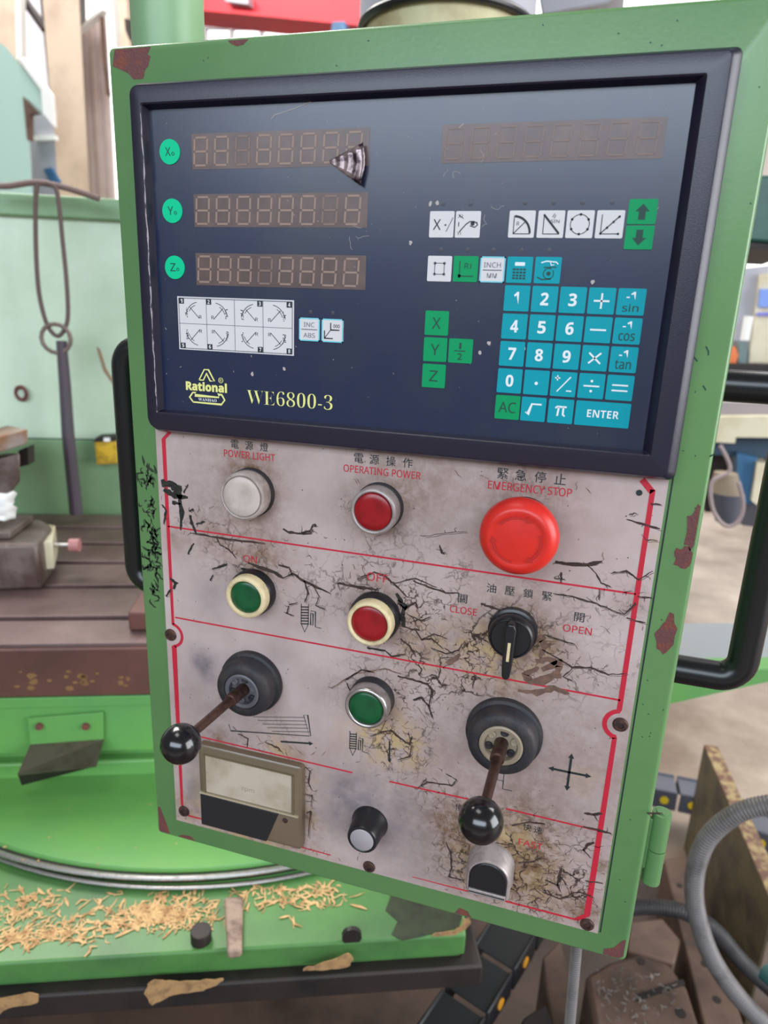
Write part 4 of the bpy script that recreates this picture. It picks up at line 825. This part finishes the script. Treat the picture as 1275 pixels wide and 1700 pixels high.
def rough(L):
    q = catmull(L + [L[0]], 4)[:-1]; return [p + UX * random.uniform(-.0015, .0015) + Vector((0, 0, random.uniform(-.0012, .0012))) for p in q]
sc_ = [on_v(x, y, VF - .0145) for x, y in ((240, 1650), (246, 1634), (262, 1627), (290, 1630), (330, 1628), (372, 1626), (350, 1640), (320, 1648), (280, 1655), (252, 1668))]
obj('paint_scar', slab(rough(sc_), UY * .001), SCAR, bs, label='tan bare scar on the dark skirt')
sc_ = [on_v(x, y, VF - .0145) for x, y in ((504, 1608), (540, 1598), (580, 1583), (580, 1604), (540, 1610), (508, 1612))]
obj('paint_scar', slab(rough(sc_), UY * .001), SCAR, bs)
sc_ = [on_v(x, y, VF - .0145) for x, y in ((-5, 1660), (40, 1650), (62, 1652), (60, 1666), (10, 1674), (-5, 1690))]
obj('paint_scar', slab(rough(sc_), UY * .001), SCAR, bs)
sc_ = [on_v(x, y, VF + .0012) for x, y in ((770, 1525), (780, 1526), (776, 1540), (750, 1554), (722, 1556), (722, 1551), (750, 1546), (766, 1538))]
obj('paint_scar', slab(rough(sc_), UY * .001), SCAR, bs)
SHADEG = mat('shaded_green', (40, 52, 30), .4, rgb2=(28, 28, 22), scale=30)
random.seed(30)
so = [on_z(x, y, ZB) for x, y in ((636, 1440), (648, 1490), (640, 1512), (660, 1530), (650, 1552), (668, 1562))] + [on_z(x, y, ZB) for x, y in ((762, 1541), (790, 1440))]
obj('painted_shade', slab(so, (0, 0, .0006)), SHADEG, bs, label='cabinet shade painted dark on the green top')  # dark patch painting the cabinet's shadow onto the base
random.seed(31); vf = []
def flake(c, L, wd, z=.0012):
    c = c + Vector((0, 0, random.uniform(.0002, .0016)))
    a = random.uniform(0, 6.3); n_ = random.randint(2, 4); pts = [c]
    for _ in range(n_): a += random.gauss(0, .7); pts.append(pts[-1] + Vector((math.cos(a), math.sin(a), 0)) * L / n_)
    V = []; 
    for i, p in enumerate(pts):
        t = (pts[min(i + 1, n_)] - pts[max(i - 1, 0)]).normalized(); nn = Vector((-t.y, t.x, 0)) * wd * random.uniform(.4, 1) * (.4 if i in (0, n_) else 1)
        V += [p + nn, p - nn, p - nn + Vector((0, 0, z)), p + nn + Vector((0, 0, z))]
    F = [[a * 4 + k, a * 4 + (k + 1) % 4, a * 4 + 4 + (k + 1) % 4, a * 4 + 4 + k] for a in range(n_) for k in range(4)]
    return V, F
for cx_, cy_, sx, sy, n_ in ((275, 1520, 34, 10, 330), (300, 1500, 30, 16, 70), (60, 1510, 40, 18, 150), (30, 1558, 40, 4, 130), (110, 1548, 30, 9, 80), (190, 1532, 24, 12, 90), (480, 1490, 40, 12, 130), (540, 1478, 24, 10, 60), (430, 1470, 20, 16, 40), (200, 1490, 120, 26, 110)):
    for _ in range(n_):
        x = random.gauss(cx_, sx); y = random.gauss(cy_, sy)
        if y < 1480 - abs(x - 280) * .03 or y > 1612 - x * .12 or x > 600 or random.random() < .3: continue
        vf.append(flake(on_z(x, y, ZB), random.uniform(.006, .022), random.uniform(.0008, .0024), .0003))
for _ in range(40):
    x = random.uniform(0, 480); y = random.uniform(1330, 1440 if x < 300 else 1400); vf.append(flake(on_z(x, y, -.8232), random.uniform(.002, .005), .001))
o = obj('paint_chips', join(*vf), TAN, bs, label='tan flakes and scuffs on the green top'); o['kind'] = 'stuff'
# column casing behind the table
cl = obj('column_casing', box(-1.9, .02, 1.10, 1.6, FLOOR, .055, M), GL, mm_, bev=.006, label='pale green casing with dull stains')
mb('top_flange', -1.9, .03, 1.085, 1.62, .02, .062, GD, cl, .004)
mb('shade_panel', -1.9, .004, 1.096, 1.11, -.66, -.438, GD, cl, .002)  # darker green puts the casing's lower shading into a panel colour
mb('panel_seam', -1.9, .0, 1.0985, 1.101, -.438, -.435, DG, cl)
c = on_v(35, 653, 1.095); obj('eye_bolt', tube([c + Vector((.014 * math.cos(a), 0, .014 * math.sin(a))) for a in [k * .5236 for k in range(12)]], .004, 8, True), RUST, cl, smooth=True)
obj('brown_streak', slab([on_v(x, y, 1.0985) for x, y in ((160, 575), (166, 580), (176, 612), (196, 644), (192, 645), (172, 616))], UY * .001), mat('rust_streak', (150, 120, 96), .8), cl)
yb = thing('yellow_box', 'small yellow box with black lid fixed to the green column', 'box', on_v(176, 772, 1.09))
obj('box_body', slab([on_v(x, y, 1.06) for x, y in ((160, 772), (194, 770), (192, 730), (156, 730))], UY * .034), YBX, yb, bev=.002)
obj('lid', slab([on_v(x, y, 1.055) for x, y in ((155, 734), (195, 732), (192, 724), (160, 726))], UY * .038), DARK, yb)
obj('latch', slab([on_v(x, y, 1.05) for x, y in ((172, 733), (182, 733), (182, 727), (172, 727))], UY * .01), WPA, yb)
# hanging sling
sg = thing('lifting_sling', 'brown wire loop with ring and strap hanging in front of the green column', 'sling', on_v(100, 700, 1.0))
WIR = mat('brown_rope', (92, 74, 70), .6)
lp = [on_v(x, y, 1.0) for x, y in ((62, 306), (59, 340), (60, 420), (64, 480), (72, 520), (82, 546), (96, 558), (108, 545), (113, 520), (110, 460), (104, 400), (98, 340), (92, 312), (76, 304))]
obj('wire_loop', tube(catmull(lp, 6), .0042, 10), WIR, sg, smooth=True)
c = on_v(93, 562, .995); obj('ring', tube([c + UX * .028 * math.cos(a) + Vector((0, 0, .028 * math.sin(a))) for a in [k * .3927 for k in range(16)]], .0042, 10, True), mat('grey_brown_ring', (120, 104, 98), .5, .4), sg, smooth=True)
obj('strap', tube([on_v(102, 566, 1.0), on_v(108, 640, 1.0), on_v(113, 720, 1.0), on_v(127, 853, 1.0)], lambda i, n: (.010, .0115, .0125, .0135)[i], 10), mat('dark_strap', (74, 66, 74), .6), sg, smooth=True)
bar_ = [on_v(x, y, 1.02) for x, y in ((-30, 306), (10, 309), (60, 303), (110, 312), (165, 330))]
obj('carrying_bar', tube(catmull(bar_, 6), .006, 10), mat('brown_bar', (112, 90, 84), .6), sg, smooth=True)
# ------------------------------------------------------------------ far hall, left
pl = obj('wall_column', slab([on_y(x, y, 4.) for x, y in ((66, -60), (98, 345), (150, 345), (128, -60))], (-.28, .35, 0)), BEI); tag(pl, kind='structure')
pw = thing('wall_back', None, None); del_ = 0
pw['kind'] = 'structure'
for k in range(5):
    a = 136 + k * 8.; b = a + 7.2
    obj('sheet_strip', slab([on_y(a - 4, 50 - k * 8, 4.3 + .02 * (k % 2)), on_y(a + 14, 345, 4.3 + .02 * (k % 2)), on_y(b + 14, 345, 4.3 + .02 * (k % 2)), on_y(b - 4, 46 - k * 8, 4.3 + .02 * (k % 2))], (0, .03, 0)), PNK, pw)
obj('diagonal_brace', slab([on_y(x, y, 4.2) for x, y in ((128, 52), (131, 47), (168, 8), (170, 16))], (0, .06, 0)), WPA, pw)
obj('dark_joint', slab([on_y(x, y, 4.2) for x, y in ((165, 26), (168, 26), (173, 100), (180, 158), (176, 158), (170, 100))], (0, .03, 0)), BRN, pw)
obj('upper_plaster', slab([on_y(x, y, 4.6) for x, y in ((-60, -60), (-60, 120), (30, 120), (24, -60))], (0, .2, 0)), BEI, pw)
obj('sheet_panel', slab([on_y(x, y, 4.5) for x, y in ((30, -60), (34, 100), (70, 150), (100, 340), (60, -60))], (-.05, .05, 0)), LIL, pw)
obj('dark_brace', tube([on_y(36, -6, 4.1), on_y(76, 50, 4.1)], .03, 8), DARK, pw, smooth=True)
obj('white_frame', slab([on_y(x, y, 4.0) for x, y in ((24, -60), (28, 100), (35, 92), (32, -60))], (0, .05, 0)), WPA, pw)
for a, b, c_ in ((176, 190, WPA), (195, 214, BEI)):
    obj('window_post', slab([on_y(a, -20, 6), on_y(a + 6, 90, 6), on_y(b + 2, 90, 6), on_y(b - 6, -20, 6)], (0, .1, 0)), c_, pw)
obj('dark_frame', slab([on_y(x, y, 5.5) for x, y in ((206, 30), (224, 34), (230, 66), (214, 66), (208, 50))], (0, .1, 0)), DARK, pw)
hm = thing('machine_hood', 'pale teal machine cover with bright sloping edge and grey blue-striped guard at the upper left', 'machine', on_y(20, 320, 3.0))
obj('side_panel', slab([on_y(x, y, 3.) for x, y in ((-60, 40), (8, 76), (70, 150), (72, 188), (45, 163), (56, 345), (-60, 345))], (-.5, .15, 0)), TEA2, hm)
obj('sloping_edge', slab([on_y(x, y, 2.98) for x, y in ((28, 95), (36, 94), (86, 158), (90, 210), (71, 188), (68, 149))], (0, .02, 0)), WPA, hm)
obj('opening', slab([on_y(x, y, 3.02) for x, y in ((45, 163), (70, 190), (56, 192), (56, 236), (52, 234))], (0, -.03, 0)), BRN, hm)
gb = hm
obj('guard_panel', slab([on_y(x, y, 3.2) for x, y in ((55, 190), (72, 188), (90, 212), (98, 345), (57, 345))], (-.25, .2, 0)), GRM, gb)
obj('blue_strip', slab([on_y(x, y, 3.18) for x, y in ((72, 281), (84, 278), (98, 300), (96, 312), (84, 306))], (0, .02, 0)), BLU, gb)
obj('guard_ledge', slab([on_y(x, y, 3.17) for x, y in ((55, 225), (90, 224), (91, 232), (55, 233))], (0, .03, 0)), WPA, gb)
# crane girder and windows at the top
cr = thing('crane_girder', 'red overhead crane girder seen above the pendant', 'crane', on_y(460, 20, 6))
obj('girder_web', slab([on_y(x, y, 6.) for x, y in ((300, -70), (300, 10), (332, 17), (600, 41), (760, 56), (760, -70))], (0, .3, 0)), CRANE, cr)
obj('girder_flange', slab([on_y(x, y, 5.95) for x, y in ((300, 8), (300, 14), (760, 58), (760, 50))], (0, .4, 0)), CRANE, cr)
obj('hoist_box', slab([on_y(x, y, 5.9) for x, y in ((372, -12), (374, 2), (412, 7), (412, -10))], (0, .1, 0)), GRM, cr)
obj('blue_hook', slab([on_y(x, y, 5.8) for x, y in ((552, 36), (572, 35), (576, 60), (548, 60))], (0, .1, 0)), BLU, cr)
GLW = mat('daylit_window_glass', (250, 252, 255), .5, emit=1.25)
BWL = mat('hall_wall_plaster', (176, 168, 162), .85, rgb2=(150, 142, 136), scale=1.2)
tag(obj('wall_far', box(-10, 10, 9.0, 9.2, FLOOR, 6.5), BWL), kind='structure')
tag(obj('window_5', slab([on_y(x, y, 8.4) for x, y in ((240, 110), (240, -120), (720, -120), (720, 110))], (0, .02, 0)), GLW), kind='structure')
tag(obj('window_2', slab([on_y(x, y, 7.2) for x, y in ((150, 345), (140, -120), (232, -120), (238, 345))], (0, .02, 0)), GLW), kind='structure')
tag(obj('window_3', slab([on_y(x, y, 8.2) for x, y in ((1120, 520), (1120, 300), (1700, 300), (1700, 520))], (0, .02, 0)), GLW), kind='structure')
tag(obj('window_4', slab([on_y(x, y, 8.2) for x, y in ((870, 60), (870, -120), (1200, -120), (1200, 60))], (0, .02, 0)), GLW), kind='structure')
wf = obj('window_1', join(*[slab([on_y(a, 20, 8), on_y(a, 70, 8), on_y(a + 4, 70, 8), on_y(a + 4, 20, 8)], (0, .08, 0)) for a in (336, 380, 430, 482, 526)] + [slab([on_y(330, 42, 8), on_y(330, 46, 8), on_y(600, 50, 8), on_y(600, 46, 8)], (0, .08, 0))]), mat('grey_window_bars', (190, 180, 184), .6)); tag(wf, kind='structure')
# spindle drum
sp = thing('machine_drum', 'yellowed cylinder with black ring above the pendant top edge', 'machine part', on_y(742, 60, .8))
c = on_y(742, 30, .80); e = on_y(604, 30, .80); R_ = (c - e).length
zt = on_y(742, -20, .80).z
def vc(r, z): return [Vector((c.x + r * math.cos(a * math.pi / 32), c.y + r * math.sin(a * math.pi / 32), z)) for a in range(64)]
obj('drum', rings([vc(R_ * .93, -.2), vc(R_ * .93, zt + .02)]), YCY, sp, smooth=True)
obj('black_ring', tube(vc(R_ * .97, on_y(742, -12, .80 - R_).z), .006, 10, True), BLK, sp, smooth=True)
zc = on_y(742, -12, .80 - R_).z
obj('upper_drum', rings([vc(R_ * .99, zc + .006), vc(R_ * 1.0, zc + .3)]), GRM, sp, smooth=True)
br = thing('ceiling_bracket', 'grey purple bracket above the top edge right of the yellowed cylinder', 'bracket', on_y(950, 5, 1.2))
obj('bracket_arm', slab([on_y(x, y, 1.2) for x, y in ((892, -20), (900, 26), (960, 14), (1010, 4), (1040, -20))], (0, .1, 0)), GRM, br, bev=.004)
# ------------------------------------------------------------------ far hall, right
gh = thing('green_machine_head', 'dark green machine block at the right edge beside the readout', 'machine', on_y(1262, 412, 1.0))
obj('block', slab([on_y(x, y, 1.) for x, y in ((1225, 400), (1330, 408), (1330, 290), (1225, 290))], (0, .3, 0)), mat('dark_green_enamel', (60, 96, 84), .4, rgb2=(48, 66, 78), scale=6), gh, bev=.006)
obj('lower_rim', slab([on_y(x, y, .99) for x, y in ((1222, 401), (1330, 409), (1330, 416), (1222, 412))], (0, .3, 0)), DARK, gh)
cn = thing('grey_machining_centre', 'grey and cream machine with blue panel far behind the right edge', 'machine', on_y(1250, 620, 3.))
obj('grey_body', slab([on_y(x, y, 3.) for x, y in ((1195, 450), (1400, 425), (1400, 660), (1195, 660))], (0, .5, 0)), GRM, cn)
obj('cream_door', slab([on_y(x, y, 2.97) for x, y in ((1262, 455), (1400, 440), (1400, 640), (1238, 640))], (0, .03, 0)), CRM, cn)
obj('blue_panel', slab([on_y(x, y, 2.95) for x, y in ((1262, 480), (1400, 476), (1400, 510), (1260, 510))], (0, .02, 0)), mat('pale_blue', (120, 150, 220), .5), cn)
obj('blue_strip', slab([on_y(x, y, 2.95) for x, y in ((1258, 519), (1400, 517), (1400, 523), (1257, 524))], (0, .02, 0)), mat('violet_blue', (120, 120, 210), .5), cn)
obj('white_pipe', tube([on_y(1243, 525, 2.9), on_y(1236, 565, 2.9)], .018, 10), WPA, cn, smooth=True)
obj('orange_tank', slab([on_y(x, y, 2.9) for x, y in ((1208, 575), (1222, 576), (1226, 590), (1222, 604), (1208, 604))], (0, .1, 0)), mat('orange_paint', (226, 120, 70), .5), cn)
obj('green_pump', slab([on_y(x, y, 2.9) for x, y in ((1226, 566), (1241, 570), (1240, 605), (1226, 604))], (0, .1, 0)), mat('grey_green', (106, 126, 126), .5), cn)
obj('dark_shelf', slab([on_y(x, y, 2.85) for x, y in ((1195, 603), (1400, 608), (1400, 625), (1195, 625))], (0, .3, 0)), DARK, cn)
bn = thing('blue_bench', 'cream topped blue machine bench far behind the right handle', 'bench', on_y(1240, 830, 2.2))
obj('cream_top', slab([on_y(x, y, 2.2) for x, y in ((1185, 692), (1400, 690), (1400, 728), (1222, 726), (1220, 736), (1185, 734))], (0, .4, 0)), CRM, bn)
obj('grey_top', slab([on_y(x, y, 2.25) for x, y in ((1185, 668), (1400, 672), (1400, 692), (1185, 692))], (0, .4, 0)), mat('mauve_grey', (150, 140, 144), .5), bn)
obj('blue_apron', slab([on_y(x, y, 2.3) for x, y in ((1185, 730), (1400, 722), (1400, 770), (1185, 755))], (0, .2, 0)), mat('dark_blue', (50, 72, 92), .5), bn)
obj('blue_leg', slab([on_y(x, y, 2.25) for x, y in ((1224, 752), (1258, 760), (1250, 838), (1226, 832))], (0, .12, 0)), BLU, bn)
obj('cream_leg', slab([on_y(x, y, 2.22) for x, y in ((1257, 768), (1275, 768), (1262, 842), (1248, 832))], (0, .1, 0)), CRM, bn)
obj('dark_back', slab([on_y(x, y, 2.55) for x, y in ((1170, 735), (1400, 740), (1400, 860), (1170, 850))], (0, .1, 0)), DARK, bn)
obj('foot_block', slab([on_y(x, y, 2.3) for x, y in ((1225, 835), (1400, 842), (1400, 895), (1232, 872))], (0, .2, 0)), mat('grey_dark_block', (70, 68, 76), .6), bn)
bk2 = thing('bucket', 'dark bucket wrapped by a grey hose on the floor behind the pendant', 'bucket', on_y(1210, 868, 2.0))
ca = on_y(1208, 866, 2.); cb = on_y(1205, 785, 2.)
def hc(cc, r, n=24): return [cc + Vector((r * math.cos(k * 2 * math.pi / n), r * math.sin(k * 2 * math.pi / n), 0)) for k in range(n)]
obj('bucket_body', rings([hc(ca, .038), hc(ca.lerp(cb, .6), .055)]), mat('grey_plastic', (76, 78, 90), .5), bk2, smooth=True)
obj('bucket_contents', rings([hc(ca.lerp(cb, .6), .05), hc(cb, .035)]), mat('grey_tan_cloth', (130, 116, 98), .7), bk2, smooth=True)
obj('hose_loop', tube(catmull([on_y(x, y, 1.9) for x, y in ((1196, 740), (1212, 780), (1182, 800), (1182, 840), (1196, 866), (1212, 874), (1228, 862), (1234, 836), (1226, 800))], 6), .006, 8), mat('pinkish_grey_hose', (150, 134, 134), .5), bk2, smooth=True)
# ------------------------------------------------------------------ floor clutter right
def fpz(L, Z): return [on_z(x, y, Z) for x, y in L]
ch = thing('steel_channel', 'olive and cream chipped steel tray wall standing on the floor at the right', 'steel frame', on_z(1230, 1500, FLOOR))
a = on_z(1172, 1240, -1.12); b = on_z(1190, 1241, -1.12); c2 = on_z(1232, 1322, -1.12); d2 = on_z(1214, 1332, -1.12)
far = on_z(1180, 1240, -1.12); near = on_z(1262, 1425, -1.12); dr = (near - far).normalized(); pr_ = Vector((-dr.y, dr.x, 0)); nr2 = near + dr * .12
wd_ = .016
obj('top_rim', slab([far - pr_ * wd_, far + pr_ * wd_, nr2 + pr_ * wd_, nr2 - pr_ * wd_], (0, 0, .004)), OLT, ch, bev=.001)
sgn = -1 if (far - pr_).x < (far + pr_).x else 1
sd_ = pr_ * wd_ * sgn
obj('wall_plate', slab([far + sd_, nr2 + sd_, nr2 + sd_ + Vector((0, 0, FLOOR + 1.12)), far + sd_ + Vector((0, 0, FLOOR + 1.12))], sd_ * -.3), OLV, ch)
obj('end_plate', slab([far + sd_, far - sd_, far - sd_ + Vector((0, 0, FLOOR + 1.12)), far + sd_ + Vector((0, 0, FLOOR + 1.12))], dr * .006), OLV, ch)
obj('cross_plate', slab([near - dr * .02 + sd_ * -1, near - dr * .02 + sd_ * -9, near - dr * .02 + sd_ * -9 + Vector((0, 0, -.2)), near - dr * .02 - sd_ + Vector((0, 0, -.2))], dr * .01), OLV, ch)
# cable carriers: links one by one
def carrier(label, p0, p1, n, w2, h2, m, plug, up=Vector((0, 0, 1)), group=None):
    t = thing('cable_carrier', label, 'cable carrier', p0); t_ = (p1 - p0) / n; L_ = t_.length; tt = t_.normalized(); s_ = tt.cross(up).normalized(); uu = s_.cross(tt)
    for i in range(n):
        a = p0 + t_ * i + tt * L_ * .04; e = p0 + t_ * (i + 1) - tt * L_ * .04
        for sg_ in (-1, 1):
            V = [a + s_ * (sg_ * w2) - uu * h2, e + s_ * (sg_ * w2) - uu * h2, e + s_ * (sg_ * w2) + uu * h2, a + s_ * (sg_ * w2) + uu * h2]
            lk = obj('link_side', slab(V, s_ * (-sg_ * w2 * .16)), m, t, bev=h2 * .12)
            cc = (a + e) / 2 + s_ * (sg_ * w2 * 1.0)
            obj('plug', tube([cc - s_ * sg_ * .001, cc + s_ * sg_ * .0022], h2 * .38, 14), plug, lk, smooth=True)
        m1 = (a + e) / 2; q = L_ * .44
        obj('cross_bar', slab([m1 - tt * q - s_ * w2 * .84 + uu * h2 * .8, m1 + tt * q - s_ * w2 * .84 + uu * h2 * .8, m1 + tt * q + s_ * w2 * .84 + uu * h2 * .8, m1 - tt * q + s_ * w2 * .84 + uu * h2 * .8], uu * -.003), m, t)
    return t
c0 = on_z(893, 1490, -1.2); c1 = on_z(718, 1760, -1.2)
carrier('black cable carrier with orange plugs under the pendant bottom edge', c0, c1, 4, .04, .024, CHAIN, ORG)
c0 = on_z(990, 1290, -1.32); c1 = on_z(1215, 1335, -1.32)
carrier('grey cable carrier with yellow plugs lying on the floor behind the hinge', c0, c1, 5, .04, .028, CHG, YPL)
c0 = on_z(1235, 1375, -1.3); c1 = on_z(1330, 1400, -1.3)
carrier('short grey cable carrier behind the tray wall at the right edge', c0, c1, 2, .04, .03, CHG, YPL)
# conduits
big = [on_y(x, y, Y) for x, y, Y in ((1420, 1345, .5), (1330, 1333, .5), (1275, 1336, .5), (1225, 1350, .5), (1180, 1385, .5), (1158, 1430, .5), (1152, 1480, .5), (1160, 1530, .5), (1182, 1590, .5), (1222, 1650, .5), (1275, 1706, .5), (1330, 1760, .5))]
o = obj('flexible_conduit', conduit(big, .0125), HOSE, None, big[5], smooth=True, ang=180); tag(o, 'thick ribbed grey conduit looping down at the lower right', 'conduit')
d_ = [on_y(x, y, .62) for x, y in ((930, 1545), (1000, 1518), (1060, 1506), (1110, 1508), (1150, 1520), (1190, 1548), (1235, 1600), (1290, 1650))]
o = obj('flexible_conduit', conduit(d_, .0125), HOSD, None, d_[2], smooth=True, ang=180); tag(o, 'dark grey conduit passing behind the thick ribbed one', 'conduit')
v_ = [on_y(x, y, Y) for x, y, Y in ((962, 1480, .10), (958, 1560, .10), (953, 1620, .10), (946, 1700, .10), (938, 1790, .10))]
o = obj('flexible_conduit', conduit(v_, .0045, .0024), HOSE, None, v_[1], smooth=True, ang=180); tag(o, 'thin ribbed conduit hanging down under the pendant bottom', 'conduit')
o = obj('cable_end', tube([on_z(1268, 1612, -1.05), on_z(1300, 1640, -1.05)], .013, 12), mat('teal_sleeve', (40, 84, 80), .5), None, on_z(1268, 1612, -1.05), smooth=True); tag(o, 'teal sleeve at the right edge beside the conduits', 'cable')
# scrap castings and bars on the floor
def scrap(label, L, Z, th, m, bev=.004, cat='metal scrap', name='steel_plate', holes=()):
    t = thing(name, label, cat, on_z(*L[0], Z) - Vector((0, 0, th)))
    obj('plate_body', slab(fpz(L, Z), (0, 0, -th)), m, t, bev=bev)
    for x, y, r in holes:
        c = on_z(x, y, Z); obj('bolt_hole', tube([c - Vector((0, 0, .004)), c + Vector((0, 0, .0012))], r, 14), DARK, t)
    return t
t = scrap('brown grimy casting plate with a slot at the bottom right', [(972, 1618), (1010, 1596), (1062, 1582), (1110, 1598), (1142, 1640), (1168, 1720), (1180, 1790), (990, 1790), (985, 1690)], -1.16, .26, BRN, .008, holes=((1064, 1596, .007), (1130, 1682, .008)))
obj('slot', slab(fpz([(1056, 1662), (1058, 1650), (1134, 1625), (1138, 1634)], -1.1585), (0, 0, -.004)), DARK, t)
scrap('brown steel bar lying behind the conduits', [(1102, 1425), (1140, 1420), (1235, 1700), (1250, 1790), (1190, 1790)], -1.28, .14, BRN, .004, holes=((1128, 1470, .006), (1170, 1600, .007), (1190, 1660, .007)))
scrap('flat brown plate between the pendant corner and the dark conduit', [(1046, 1530), (1100, 1524), (1130, 1560), (1120, 1600), (1040, 1580)], -1.26, .16, BRN)
scrap('dark brown bracket under the bottom right corner of the pendant', [(900, 1590), (930, 1560), (950, 1640), (968, 1790), (930, 1790), (912, 1680)], -1.24, .18, BRN)
scrap('black steel block between the carrier and the thin conduit', [(858, 1720), (868, 1690), (905, 1665), (918, 1690), (930, 1760), (858, 1790)], -1.22, .2, DARK)
random.seed(8); vf = []
for _ in range(90):
    x = random.uniform(990, 1128); y = random.uniform(1612, 1700); vf.append(flake(on_z(x, y, -1.157 if (985 < x < 1130 and y > 1605) else FLOOR + .002), random.uniform(.004, .012), .0008))
o = obj('metal_swarf', join(*vf), CHR, None, on_z(1060, 1660, -1.158)); tag(o, 'scattered bright metal chips on the brown casting plate at lower right', 'swarf', kind='stuff')
